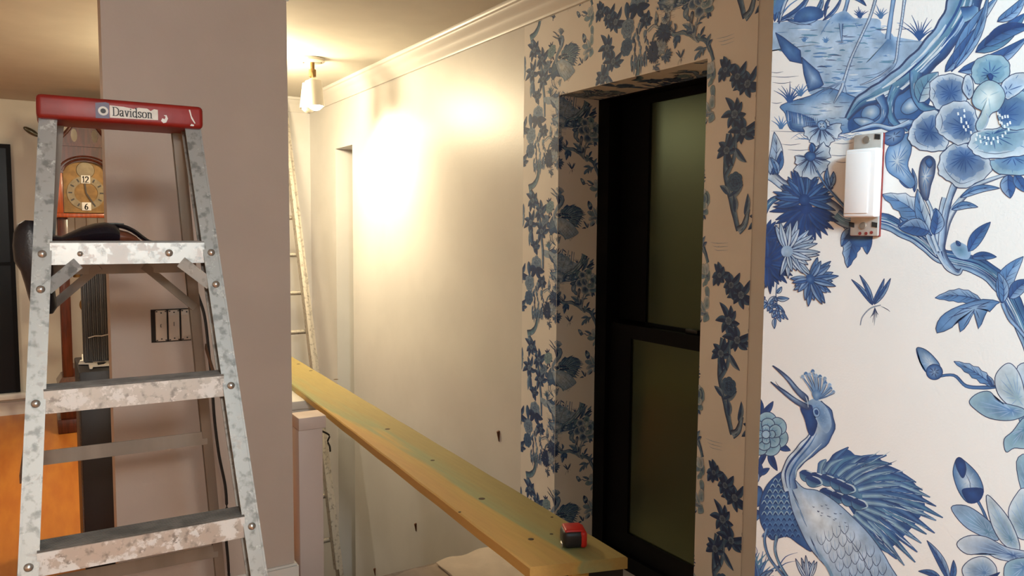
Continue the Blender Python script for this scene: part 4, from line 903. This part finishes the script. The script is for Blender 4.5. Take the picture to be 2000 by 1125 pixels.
for L in ([(1010,620),(1040,634),(1080,636),(1120,620),(1150,590)], [(1000,640),(1050,655),(1100,650)], [(925,520),(935,560),(955,595)], [(945,510),(955,560),(975,605)], [(1100,520),(1120,540),(1150,530)], [(1110,560),(1135,575),(1155,560)]):
    for (x, y) in list(fA(L))+[((p[0]+q[0])/2, (p[1]+q[1])/2) for p, q in zip(fA(L)[:-1], fA(L)[1:])]:
        x += R_.uniform(-2, 2); y += R_.uniform(-2, 2); P.stroke([(x, y-3), (x+1, y+3)], 3.4, (216,222,224), sm=False, taper='none')
for L in ([(800,400),(815,425),(805,455)], [(840,520),(850,560),(840,600)], [(850,740),(870,790),(930,840),(1000,820)], [(720,600),(735,650),(790,675)], [(1010,690),(1090,705),(1180,690)]): P.stroke(fA(L), 2.4, ln)
# bud, trumpet flower and leaves below the peony
P.base(0.0010)
P.tube(fA([(1180,790),(1100,812),(990,860),(900,960),(860,1060),(845,1150)]), [8,16,22,30,30,28], lt, pl_, ln, tex=6)
P.tube(fA([(905,845),(872,940),(852,1050),(842,1150)]), [30,28,30,32], pl_, lt, ln, tex=6)
for a, b, w, bn, c1, c2 in (((930,905),(1112,862),36,-0.1,md,lt),((890,960),(1012,948),34,-0.12,md,lt),((1150,800),(1160,908),70,0.05,dk,lt),((1180,800),(1230,880),50,0,dk,md),((700,860),(650,825),26,0.05,dk,md),((720,880),(710,770),22,0.05,dk,lt)): P.leaf(a_(*a), a_(*b), w*0.43, bn, c1, c2, 2)
P.tube(fA([(770,900),(800,970),(800,1060),(830,1150)]), [12,16,18,20], lt, pl_, md)
P.blob(fA([(742,850),(745,770),(760,728),(790,714),(816,740),(812,800),(796,850),(782,915),(760,905)]), ln, pl_, a_(770,810), veins=8, vc=md)
P.blob(fA([(770,740),(790,722),(806,745),(790,770)]), dk, md)
P.blob(fA([(590,700),(630,640),(700,612),(706,690),(690,760),(724,832),(700,862),(650,822),(596,780)]), md, pl_, a_(640,740), veins=14, vc=md)
P.blob(fA([(560,630),(620,595),(672,588),(665,640),(610,668)]), dk, lt, veins=6)
P.leaf(a_(785,1060), a_(572,890), 46, 0.12, md, pl_, 5, ser=0.12)
P.leaf(a_(800,1080), a_(735,865), 26, -0.06, md, pl_, 4)
P.leaf(a_(790,1060), a_(650,1045), 34, 0.1, dk, lt, 4)
P.leaf(a_(810,1075), a_(822,955), 26, 0.1, dk, lt, 3)
# left flowers with five fringed petals
def fringed(c, petals, w):
    for (x, y) in petals:
        q = math.atan2(y-c[1], x-c[0]); R = math.hypot(x-c[0], y-c[1]); pts = [c]
        for t, rr_ in ((-0.30, 0.75), (-0.26, 0.98), (-0.13, 0.92), (-0.02, 1.04), (0.1, 0.92), (0.24, 0.98), (0.30, 0.74)): pts.append((c[0]+R*rr_*math.cos(q+t*w), c[1]+R*rr_*math.sin(q+t*w)))
        P.blob(fA(pts), pl_, md, a_(*c), sm=False, veins=6, vc=ln)
P.base(0.0012)
fringed((292,580), ((215,616),(386,606),(268,668),(325,668),(330,560)), 1.6); P.blob(fA([(275,570),(290,553),(315,560),(318,590),(290,595)]), md, pl_, veins=4)
fringed((246,722), ((176,744),(196,806),(246,822),(320,780),(334,682)), 1.7); P.blob(fA([(220,720),(232,698),(262,698),(270,722),(246,740)]), dk, md)
P.leaf(a_(255,700), a_(250,655), 12, 0.05, dk, md, 0)
P.tube(fA([(275,780),(310,840),(360,900),(440,990)]), [6,9,11,14], lt, md, ln)
P.leaf(a_(330,865), a_(352,785), 12, 0.08, md, lt, 2); P.leaf(a_(335,860), a_(322,770), 10, -0.08, md, lt, 1)
P.leaf(a_(420,960), a_(412,840), 18, 0.2, dk, lt, 2)
# --- long branch from the left edge to the lower right
P.base(0.0005)
P.tube(fA([(-60,860),(45,800),(130,852),(250,882),(340,950),(430,1030)]), [40,44,46,50,60,66], lt, pl_, ln, tex=16)
P.leaf(a_(60,800), a_(78,604), 26, 0.10, lt, pl_, 4); P.leaf(a_(70,800), a_(112,690), 16, 0.1, dk, md, 2); P.leaf(a_(95,800), a_(60,720), 12, 0.1, md, lt, 2)
P.tube(fA([(20,1000),(60,925),(120,900),(180,905)]), [26,26,22,16], dk, tl, vd, tex=6)
P.tube(fB([(480,60),(560,105),(760,98),(880,148),(1000,212),(1100,300),(1200,335),(1350,375),(1480,470),(1560,600),(1640,780),(1700,960)]), [74,80,92,92,90,84,100,104,112,108,96,90], lt, tl, dk, tex=60)
P.tube(fB([(1160,-40),(1125,120),(1118,270),(1165,370),(1225,415),(1250,390)]), [62,62,58,50,30,14], pl_, lt, ln, tex=14)
P.tube(fB([(1010,60),(1050,200),(1100,300)]), [30,34,30], pl_, lt, ln, tex=4)
P.blob(fB([(1180,250),(1230,225),(1300,270),(1290,330),(1220,320)]), lt, tl, out=False)
P.leaf(b_(1290,285), b_(1425,105), 24, -0.05, dk, md, 3); P.leaf(b_(1310,320), b_(1462,318), 16, -0.05, dk, md, 1); P.leaf(b_(1240,250), b_(1215,220), 8, 0, dk, md, 0)
P.leaf(b_(870,80), b_(1010,120), 24, 0.2, md, pl_, 3); P.leaf(b_(1030,140), b_(1090,20), 20, 0.1, md, pl_, 3); P.leaf(b_(860,130), b_(990,150), 18, -0.1, dk, lt, 2)
P.leaf(b_(620,130), b_(552,385), 34, 0.04, dk, lt, 5, ser=0.1); P.leaf(b_(600,140), b_(515,255), 20, 0.1, dk, lt, 2); P.leaf(b_(650,150), b_(672,302), 22, -0.05, dk, md, 2); P.blob(fB([(560,150),(620,130),(700,165),(696,230),(630,260),(570,230)]), dk, md, out=False)
# leaves at the right edge
P.base(0.0011)
P.leaf(b_(1490,600), b_(1625,315), 34, -0.12, md, lt, 5); P.leaf(b_(1500,600), b_(1470,410), 20, 0.1, md, lt, 3); P.leaf(b_(1540,570), b_(1680,460), 28, -0.1, dk, lt, 3)
P.leaf(b_(1370,585), b_(1085,568), 26, 0.08, md, lt, 6, ser=0.08)
P.blob(fB([(1480,592),(1380,576),(1240,615),(1150,660),(1102,715),(1098,782),(1190,748),(1228,700),(1240,776),(1290,722),(1325,660),(1352,756),(1388,682),(1410,640),(1420,652),(1462,606)]), md, lt, b_(1330,630), n=2, veins=9)
P.stroke(fB([(1470,590),(1330,612),(1220,660),(1110,770)]), 2.4, vd)
P.tube(fB([(1500,600),(1540,690),(1600,760),(1680,860)]), [24,26,22,16], md, lt, ln)
# --- dark and pale fan chrysanthemums on the left
P.base(0.0010)
P.fan(b_(40,200), 36, -140, 200, 22, 9, vd, dk); P.fan(b_(300,20), 62, 10, 190, 24, 12, vd, dk); P.fan(b_(290,-30), 56, -200, 20, 28, 12, vd, md)
P.fan(b_(60,350), 54, -100, 130, 26, 11, vd, dk); P.fan(b_(20,330), 46, 100, 260, 14, 11, vd, dk)
P.fan(b_(185,285), 58, -120, 60, 16, 12, lt, pl_); P.fan(b_(190,290), 44, 50, 110, 5, 10, lt, pl_)
P.tube(fB([(240,330),(270,390),(320,440)]), [12,14,10], pl_, lt, ln)
P.fan(b_(325,455), 50, -75, 110, 15, 12, dk, lt); P.fan(b_(325,455), 36, 130, 190, 5, 11, dk, lt)
P.tube(fB([(120,480),(115,560),(125,640),(105,740)]), [6,5,4,2], md, lt, ln)
for a, b, w in (((118,560),(62,610),10),((118,570),(196,572),10),((118,600),(60,650),9),((122,610),(170,660),9),((118,640),(92,690),9),((122,640),(144,715),9),((110,690),(106,756),8),((120,540),(150,500),8),((60,600),(30,585),8),((150,640),(190,702),5),((60,600),(30,640),9)): P.leaf(b_(*a), b_(*b), w, 0.06, md, pl_, 0)
for k in range(16): x, y = R_.uniform(40, 170), R_.uniform(545, 690); P.leaf(b_(x, y), b_(x+R_.uniform(-22, 22), y+R_.uniform(8, 34)), 6, 0.05, dk, lt, 0, mid=False)
# --- dragonfly
P.base(0.0)
for a, b, w in (((705,612),(575,455),9),((708,606),(626,428),9),((706,604),(776,450),9),((714,608),(815,448),10)): P.leaf(b_(*a), b_(*b), w, 0.04, dk, lt, 2)
P.tube(fB([(630,735),(640,690),(670,650),(705,625),(755,612)]), [3,5,5,6,3], lt, pl_, ln)
for q in ((690,690),(705,720),(715,735),(730,690),(700,680),(740,670)): P.stroke(fB([(718,625),((718+q[0])/2+4,660),q]), 1.6, ln)
P.stroke(fB([(755,618),(790,635),(812,652)]), 1.8, ln)
# --- bud and flower at the right edge, middle
P.base(0.0004)
P.tube(fB([(1090,1050),(1200,1040),(1275,1105),(1380,1115),(1470,1110)]), [14,16,20,22,16], dk, md, vd, tex=4)
P.blob(fB([(975,872),(1030,885),(1085,935),(1116,985),(1095,1040),(1045,1035),(1008,985),(980,925)]), md, pl_, b_(1060,970), veins=7, vc=lt)
P.blob(fB([(976,880),(990,960),(1040,1030),(1010,1000),(980,930)]), dk, vd, out=False)
P.blob([(b_(1082,1020)[0]+16*math.cos(t), b_(1082,1020)[1]+15*math.sin(t)) for t in [2*math.pi*i/10 for i in range(10)]], dk, lt, veins=7)
P.leaf(b_(1450,1110), b_(1200,955), 22, 0.04, md, lt, 5, ser=0.15); P.leaf(b_(1440,1110), b_(1402,1040), 10, 0.05, dk, lt, 1)
def dp(L, base, ce, cc, v=10): P.blob(fD(L), ce, cc, d_(*inner(L, base)), veins=v, vc=lt)
dp([(1340,330),(1420,200),(1480,260),(1470,400),(1400,420)], (1380,330), tll, dk)
dp([(1330,110),(1390,70),(1450,120),(1450,240),(1380,290)], (1370,280), pl_, lt)
dp([(1225,145),(1258,92),(1300,74),(1342,120),(1368,200),(1375,300),(1300,285),(1240,225)], (1360,290), pl_, tll)
dp([(1098,262),(1140,222),(1200,214),(1245,262),(1360,295),(1375,330),(1300,356),(1200,346),(1128,302)], (1360,320), tll, md)
dp([(1280,512),(1270,450),(1312,410),(1375,340),(1420,420),(1380,490),(1320,492)], (1390,370), tll, tl)
# --- lower right bud and lily
P.base(0.0006)
P.tube(fD([(1135,745),(1165,800),(1190,860),(1230,940)]), [14,12,14,16], ln, md, vd)
P.blob(fD([(1018,625),(1026,565),(1044,540),(1080,560),(1140,622),(1168,700),(1140,752),(1092,762),(1048,712)]), md, pl_, d_(1090,660), veins=8, vc=lt)
P.blob(fD([(1030,560),(1046,538),(1072,556),(1082,600),(1066,640),(1040,600)]), vd, dk)
P.blob(fD([(1060,702),(1100,688),(1168,695),(1150,752),(1095,764)]), vd, dk, out=False); P.stroke(fD([(1080,620),(1100,660),(1106,710)]), 2, ln)
dp([(1330,560),(1400,520),(1460,600),(1440,760),(1370,740)], (1400,750), tll, md)
dp([(1290,810),(1330,720),(1370,690),(1440,740),(1440,930),(1330,930)], (1380,940), pl_, tl, 12)
dp([(1008,786),(1080,776),(1160,822),(1222,882),(1240,948),(1150,922),(1068,872)], (1230,940), lt, tl, 12)
dp([(1182,728),(1230,760),(1300,850),(1345,960),(1335,1005),(1260,960),(1205,860)], (1330,990), pl_, tl, 12)
dp([(1036,966),(1090,926),(1180,930),(1280,980),(1400,1010),(1400,1062),(1250,1042),(1180,1012),(1088,1016)], (1380,1040), pl_, dk, 12)
dp([(1280,1060),(1400,1040),(1440,1160),(1290,1170)], (1380,1060), tll, md)
dp([(1062,1092),(1108,1040),(1180,1030),(1232,1082),(1215,1150),(1100,1150)], (1190,1120), pl_, md, 12)
for a, b, w, bn, c1, c2 in (((1000,1150),(888,948),40,0.05,dk,lt),((960,1140),(846,1100),30,0.1,dk,md),((1010,1150),(1020,1045),30,0.05,dk,md),((1120,1150),(1250,1105),30,0.1,vd,dk)): P.leaf(d_(*a), d_(*b), w*0.40, bn, c1, c2, 3)
# --- peony and dark leaves left of the bird
P.base(0.0)
for a, b, w in (((70,330),(62,245),24),((75,330),(130,262),30),((60,330),(10,270),26),((150,470),(215,505),34),((110,510),(150,605),34),((95,510),(60,590),26),((60,640),(62,560),30),((50,620),(112,592),30),((60,640),(10,660),30),((45,680),(75,730),40)): P.leaf(d_(*a), d_(*b), w*0.40, 0.05, vd, dk, 2)
P.rose(d_(95,425), 40, tl, lt, tll)
P.rose(d_(-30,620), 34, dk, md, lt)
P.blob(fD([(20,690),(60,684),(80,720),(70,770),(40,780),(10,740)]), dk, md)
# --- the crane
P.base(0.0008)
P.blob(fD([(365,612),(395,560),(455,525),(500,500),(560,545),(640,535),(705,590),(800,640),(850,700),(880,780),(850,840),(800,900),(750,950),(700,985),(630,940),(560,870),(500,780),(430,700)]), dk, tl, d_(600,740), out=False)
tips = [((370,620),(372,575),(392,548)),((400,610),(440,540),(502,488)),((420,620),(480,550),(575,535)),((460,630),(540,560),(640,525)),((480,640),(580,560),(690,528)),((500,650),(600,570),(716,572)),((520,660),(640,590),(770,612)),((540,670),(680,600),(836,662)),((550,690),(700,640),(868,700)),((560,700),(720,670),(905,735)),((570,715),(740,700),(935,780)),((580,730),(760,740),(968,836)),((580,745),(750,770),(935,850)),((580,760),(740,790),(928,912)),((570,770),(720,820),(888,918)),((565,780),(700,850),(862,962)),((560,790),(680,870),(842,1006)),((550,800),(660,880),(832,1056)),((545,810),(640,900),(778,1072)),((540,820),(630,930),(740,1040)),((535,830),(620,940),(700,1010))]
for i, (a, m2, b) in enumerate(tips): P.feather(d_(*a), d_(*m2), d_(*b), 19, (dk, vd, dk)[i % 3], (tl, tll, md)[(i+1) % 3])
for i, (a, m2, b) in enumerate(tips[1::2]): P.feather(d_(a[0]-10, a[1]), d_((a[0]+m2[0])/2, (a[1]+m2[1])/2-6), d_(m2[0]+40, m2[1]+5), 15, dk, tll)
for i in range(190):
    a, m2, b = tips[R_.randrange(3, len(tips))]; t = R_.uniform(0.25, 0.8); x, y = a[0]+(b[0]-a[0])*t, a[1]+(b[1]-a[1])*t-10; L_ = R_.uniform(30, 80); ux, uy = (b[0]-a[0]), (b[1]-a[1]); n_ = math.hypot(ux, uy)
    P.stroke(fD([(x, y), (x+ux/n_*L_*0.5, y+uy/n_*L_*0.5+3), (x+ux/n_*L_, y+uy/n_*L_)]), 1.5, R_.choice((pl_, tll, vd, vd)))
for (x, y) in ((300,628),(350,640),(400,650),(450,668),(495,690),(400,716),(450,735),(505,748),(555,768),(330,655)):
    P.leaf(d_(x-40, y-16), d_(x+42, y+18), 22, 0.06, vd, tl, 0, mid=False); P.stroke(fD([(x-6, y-24), (x+28, y-10), (x+40, y+14), (x+10, y+26)]), 9, pl_, tll); P.stroke(fD([(x-30, y-8), (x, y-2), (x+24, y+8)]), 6, vd)
# body
P.blob(fD([(196,606),(140,632),(90,690),(64,770),(66,850),(90,905),(125,945),(165,935),(205,930),(262,970),(322,1002),(300,920),(250,800),(215,690)]), dk, md, d_(170,800), out=True)
for r_ in range(11):
    for c_ in range(7):
        y = 650+r_*27; x = 86+c_*28+(14 if r_ % 2 else 0)
        lo = 66+max(0, (760-y))*0.40; hi = 205+max(0, y-700)*0.30
        if x < lo+8 or x > min(hi, 262): continue
        P.stroke(fD([(x-13, y+12), (x, y-7), (x+13, y+12)]), 5, tll if r_ < 7 else md); P.stroke(fD([(x-8, y+14), (x, y+2), (x+8, y+14)]), 7, vd)
# legs
P.tube(fD([(100,890),(88,950),(110,1030),(170,1110),(240,1180)]), [15,12,11,13,14], lt, md, ln, tex=5)
P.tube(fD([(150,925),(140,990),(160,1060),(215,1150)]), [17,12,11,13], lt, tl, ln, tex=5)
# breast and folded wing
P.blob(fD([(192,640),(232,645),(282,690),(350,702),(430,750),(512,822),(590,900),(652,980),(702,1062),(740,1170),(480,1170),(390,1075),(312,985),(262,890),(222,790),(204,700)]), lt, (204,212,218), d_(330,820), veins=0)
for k in range(34):
    x, y = R_.uniform(300, 500), R_.uniform(760, 880)
    if (x-300)*0.45+760 > y+30 or y > 740+(x-250)*0.75: continue
    P.stroke(fD([(x, y), (x+5, y+4), (x+12, y+3)]), 3.4, ln)
for r_ in range(7):
    for c_ in range(6):
        x = 370+c_*46+r_*30-8*c_; y = 890+r_*44+c_*10-(c_-2)*28
        if y < 780+(x-300)*0.55 or x > 250+(y-640)*1.02 or x < 300+(y-900)*0.62: continue
        P.stroke(fD([(x-26, y-36), (x-20, y), (x, y+24), (x+18, y-4), (x+14, y-34)]), 1.7, ln); P.stroke(fD([(x-4, y-30), (x-2, y), (x, y+20)]), 1.2, lt); P.stroke(fD([(x-10, y-20), (x-6, y+8)]), 5, pl_, sm=False)
P.stroke(fD([(345,1000),(400,1080),(440,1170)]), 16, lt, tl, taper='none'); P.stroke(fD([(470,900),(560,1010),(640,1170)]), 2, ln)
for k in range(26): t = R_.random(); x, y = 215+t*130, 680+t*330+R_.uniform(-10, 10); P.stroke(fD([(x, y), (x+10, y+22), (x+22, y+48)]), 1.6, R_.choice((lt, md, ln)))
# neck and head
P.tube(fD([(218,700),(205,640),(225,575),(285,510),(350,450),(378,390),(368,330),(335,285)]), [62,70,72,84,100,112,108,76], dk, lt, pl_, tex=0)
P.stroke(fD([(200,690),(190,620),(215,560),(275,490),(325,420),(335,350)]), 11, vd, dk)
P.stroke(fD([(215,690),(212,630),(245,560),(310,480),(345,420)]), 9, dk, md)
P.stroke(fD([(240,640),(250,590),(310,530),(370,470)]), 8, tll, pl_)
P.blob(fD([(262,285),(300,262),(340,250),(385,280),(412,330),(418,385),(390,420),(350,360),(330,330),(318,420),(300,400),(290,350)]), lt, md, d_(350,310), out=False)
P.blob(fD([(265,290),(320,280),(330,330),(350,370),(330,430),(305,420),(285,350)]), vd, dk, out=False)
for k in range(40):
    x, y = R_.uniform(335, 405), R_.uniform(270, 370)
    P.stroke(fD([(x, y), (x+3, y+3)]), 2, R_.choice((ln, pl_)), sm=False)
P.blob(fD([(328,302),(345,292),(360,310),(358,332),(342,340),(330,326)]), lt, md, ow=1.0); P.blob(fD([(335,308),(346,303),(354,314),(350,328),(339,324)]), vd, dk, out=False)
P.blob(fD([(128,86),(165,108),(210,145),(258,200),(302,238),(296,266),(246,222),(198,158),(160,118)]), ln, lt, d_(225,175))
P.blob(fD([(118,166),(150,186),(190,212),(250,252),(312,286),(300,302),(240,272),(178,222)]), ln, lt, d_(220,240)); P.stroke(fD([(142,162),(160,188),(200,215),(262,262)]), 3, ln)
P.stroke(fD([(290,236),(300,262),(304,292)]), 5, pl_)
for k, (x, y) in enumerate(((276,142),(292,126),(310,130),(326,114),(342,136),(362,140),(386,150),(388,172),(410,182),(414,200),(428,216))):
    P.stroke(fD([(346,252),((346+x)/2+6,(252+y)/2+4),(x, y)]), 9, md, lt, taper='none'); P.stroke(fD([(348,250),((346+x)/2+10,(252+y)/2+4),(x+6, y+6)]), 3, ln, taper='none'); P.stroke(fD([(x-9, y+6), (x, y-6), (x+9, y+3)]), 10, (lt, md)[k % 2])
P.blob(fD([(322,222),(345,205),(368,225),(352,256),(335,252)]), md, lt, out=False)
# grass and reeds round the legs
P.base(0.0004)
for c, r, n, cc in ((d_(60,1150),60,8,md),(d_(30,1110),50,7,tl)): P.tuft(c, r, n, cc, w=7)
for b in (((150,1090),(190,1030),(250,1008)),((140,1100),(190,1062),(240,1050)),((60,1100),(90,1050),(96,1020)),((20,1060),(50,1010),(42,975))): P.stroke(fD(b), 7, dk, taper='end')
P.fan(d_(300,1150), 44, -125, -60, 9, 8, lt, pl_)
# --- the rest of the repeat, outside the near view: drawn in metres
VC = nmap(1595, 735)[1]                                   # height of the crest
UW, RH = 0.669, 0.68; SC = 0.897
P.px = 0.00055
P.map = lambda x, y: (x, VC-y)                            # y = metres below the crest
def clump(x, y, r, n=7, c1=vd, c2=md, a0=0, w=0.030):
    for k in range(n):
        q = a0+2*math.pi*k/n+P.rnd.uniform(-0.3, 0.3); R = r*P.rnd.uniform(0.8, 1.35); P.leaf((x, y), (x+R*math.cos(q), y+R*math.sin(q)), w*0.8, 0.1, c1, c2, 3)
    P.rose((x, y), r*0.24, vd, dk, lt)
def wist(x, y, h, wd):
    for k in range(46):
        t = P.rnd.random(); xx = x+(P.rnd.random()-0.5)*wd*(1-t*0.45); yy = y+h*t; P.leaf((xx, yy), (xx+P.rnd.uniform(-0.012, 0.012), yy+0.026), 0.013, 0.05, P.rnd.choice((vd, dk, ln, md)), P.rnd.choice((lt, md, pl_)), 0, mid=False)
    for k in range(5): xx = x+(k-2)*wd*0.17; P.leaf((xx, y+h*0.75), (xx+P.rnd.uniform(-0.008, 0.008), y+h*(1.05+0.12*(k % 2))), 0.011, 0.03, md, lt, 0)
P.base(0.0002)
# left column: stem, round flowers, hanging blossom, leafy spray
P.tube([(-0.155,0.00),(-0.10,0.05),(-0.075,0.12),(-0.06,0.20),(-0.045,0.27),(-0.04,0.36)], [0.022,0.02,0.018,0.018,0.016,0.012], lt, md, ln, tex=10)
P.tube([(-0.165,-0.01),(-0.12,-0.025),(-0.09,-0.06),(-0.085,-0.12)], [0.03,0.026,0.02,0.012], lt, tl, ln, tex=6)
for x, y, r in ((-0.13,0.05,0.05),(-0.145,0.15,0.055),(-0.065,0.10,0.05),(-0.055,0.19,0.05)): clump(x, y, r)
P.leaf((-0.14,0.18), (-0.12,0.27), 0.028, 0.05, dk, md, 3); P.leaf((-0.14,0.18), (-0.155,0.26), 0.024, 0.05, md, lt, 3)
clump(-0.10, 0.26, 0.035, 6); P.rose((-0.095,0.345), 0.040, dk, md, lt)
for a in (0.2, 1.0, 2.2, 3.0): P.leaf((-0.095,0.36), (-0.095+0.07*math.cos(a), 0.36+0.06*math.sin(a)), 0.03, 0.05, vd, dk, 2)
wist(-0.085, 0.415, 0.17, 0.12); P.rose((-0.15,0.43), 0.036, dk, md, lt); P.rose((-0.155,0.50), 0.032, vd, dk, md)
clump(-0.045, 0.42, 0.035, 6); P.leaf((-0.16,0.33), (-0.15,0.40), 0.03, 0, dk, md, 2);
# right column: forked tree with leaf clumps and a curved foot
P.tube([(0.425,0.52),(0.405,0.46),(0.385,0.40),(0.365,0.34),(0.362,0.27),(0.368,0.20)], [0.016,0.022,0.022,0.02,0.018,0.012], lt, md, ln, tex=8)
P.tube([(0.365,0.34),(0.395,0.29),(0.402,0.22),(0.390,0.15)], [0.016,0.015,0.013,0.01], lt, md, ln, tex=4)
P.tube([(0.425,0.52),(0.450,0.50),(0.465,0.45)], [0.028,0.022,0.012], md, lt, ln, tex=4)
for x, y, r in ((0.395,0.14,0.055),(0.435,0.20,0.05),(0.365,0.255,0.05),(0.445,0.05,0.05),(0.402,0.02,0.042),(0.350,-0.01,0.035)): clump(x, y, r, 8)
for a, b in (((0.380,0.41),(0.440,0.37)),((0.380,0.40),(0.340,0.37)),((0.410,0.46),(0.400,0.40)),((0.402,0.25),(0.450,0.30)),((0.450,0.47),(0.460,0.40))): P.leaf(a, b, 0.022, 0.08, dk, lt, 3)
for k in range(5): P.stroke([(0.305+0.01*k, 0.56+0.012*(k % 3)), (0.34, 0.563+0.012*(k % 3)), (0.385, 0.56+0.012*(k % 3))], 0.0014, lt)
P.rose((0.405,0.36), 0.03, vd, dk, md)

P.finish()
tile = D.meshes.new('print_tile'); tile.from_pydata(P.v, [], P.f)
ca = tile.color_attributes.new('Col', 'FLOAT_COLOR', 'POINT'); ca.data.foreach_set('color', [x for c in P.c for x in (*c, 1)])
tile.materials.append(M['print'])
TU0, TU1 = min(v[0] for v in P.v), max(v[0] for v in P.v); TV0, TV1 = min(v[1] for v in P.v), max(v[1] for v in P.v)
def paper_print(parent, region, place, u_off, v_off, sc=1.0):
    """fill region (u0,u1,v0,v1) in wall metres with copies of the repeat (half drop), clip, place(u,v,w)->xyz"""
    u0_, u1_, v0_, v1_ = region; bm = bmesh.new(); tmp = None
    for k in range(-3, 5):
        for j in range(-6, 6):
            du = u_off+k*UW*sc; dv_ = v_off+j*RH*sc+(RH*sc/2 if k % 2 else 0)
            if TU1*sc+du < u0_ or TU0*sc+du > u1_ or TV1*sc+dv_ < v0_ or TV0*sc+dv_ > v1_: continue
            b2 = bmesh.new(); b2.from_mesh(tile); off = 0.00021*((k % 2)+2*(j % 2))
            b2.transform(Matrix.Translation((du, dv_, off)) @ Matrix.Diagonal((sc, sc, 1, 1)))
            for co, no, test in (((u0_,0,0), (-1,0,0), TU0*sc+du < u0_), ((u1_,0,0), (1,0,0), TU1*sc+du > u1_), ((0,v0_,0), (0,-1,0), TV0*sc+dv_ < v0_), ((0,v1_,0), (0,1,0), TV1*sc+dv_ > v1_)):
                if test: bmesh.ops.bisect_plane(b2, geom=list(b2.verts)+list(b2.edges)+list(b2.faces), dist=1e-7, plane_co=co, plane_no=no, clear_outer=True)
            t_ = D.meshes.new('tmp'); b2.to_mesh(t_); b2.free(); bm.from_mesh(t_); D.meshes.remove(t_)
    o_ = place(0, 0, 0.00102); X_, Y_, Z_ = (place(1, 0, 0.00102)-o_, place(0, 1, 0.00102)-o_, place(0, 0, 1.00102)-o_)
    mt_ = Matrix((X_, Y_, Z_)).transposed().to_4x4(); mt_.translation = o_; bm.transform(mt_)
    me = D.meshes.new('wallpaper_print'); bm.to_mesh(me); bm.free(); me.materials.append(M['print'])
    o = D.objects.new('wallpaper_print', me); C.objects.link(o); o.parent = parent; o['_org'] = (0,0,0); o['kind'] = 'stuff'
    return o
# near wall
sh = MB().box((XN-0.001, -0.9, 0.02), (XN, YN, ZC)).build('wallpaper_sheet', M['paper'], wn)
paper_print(sh, (0.0, 1.2, 0.4, ZC), lambda u, v, w_: Vector((XN-w_, YN-u, v)), 0.0, 0.0)
# hall wall round the window opening, wrapping into the opening
UO = nmap(1580, 860)[0]; vfar = hx(1088, 668, XH).z-VC*SC; uf = UO*(1-SC); EL, ER = 2.743, 1.521
zt_ = ZB-0.002
sh1 = MB().box((XH-0.001, OY1, 0.02), (XH, EL, zt_)).build('wallpaper_sheet', M['paper'], wall_r)
sh2 = MB().box((XH-0.001, OY0, OZ1), (XH, OY1, zt_)).build('wallpaper_sheet', M['paper'], wall_r)
sh3 = MB().box((XH-0.001, ER, 0.02), (XH, OY0, zt_)).build('wallpaper_sheet', M['paper'], wall_r)
sh4 = MB().box((XH-0.001, OY1-0.001, 0.10), (1.955, OY1, OZ1)).build('wallpaper_sheet', M['paper'], wall_r)
sh5 = MB().box((XH-0.001, OY0, OZ1-0.001), (1.955, OY1-0.001, OZ1)).build('wallpaper_sheet', M['paper'], wall_r)
uw = lambda y: UO+(OY1-y)
onw = lambda u, v, w_: Vector((XH-w_, OY1-(u-UO), v))
paper_print(sh1, (uw(EL), uw(OY1), 0.02, zt_), onw, uf, vfar, SC)
paper_print(sh2, (uw(OY1), uw(OY0), OZ1, zt_), onw, uf, vfar, SC)
paper_print(sh3, (uw(OY0), uw(ER), 0.02, zt_), onw, uf, vfar, SC)
paper_print(sh4, (UO, UO+0.195, 0.10, OZ1-0.002), lambda u, v, w_: Vector((XH+(u-UO), OY1-w_, v)), uf, vfar, SC)
paper_print(sh5, (uw(OY1), uw(OY0), OZ1-0.195, OZ1), lambda u, v, w_: Vector((XH+(OZ1-v), OY1-(u-UO), OZ1-w_)), uf, vfar, SC)
D.meshes.remove(tile)
for o in D.objects:
    if '_org' in o: del o['_org']
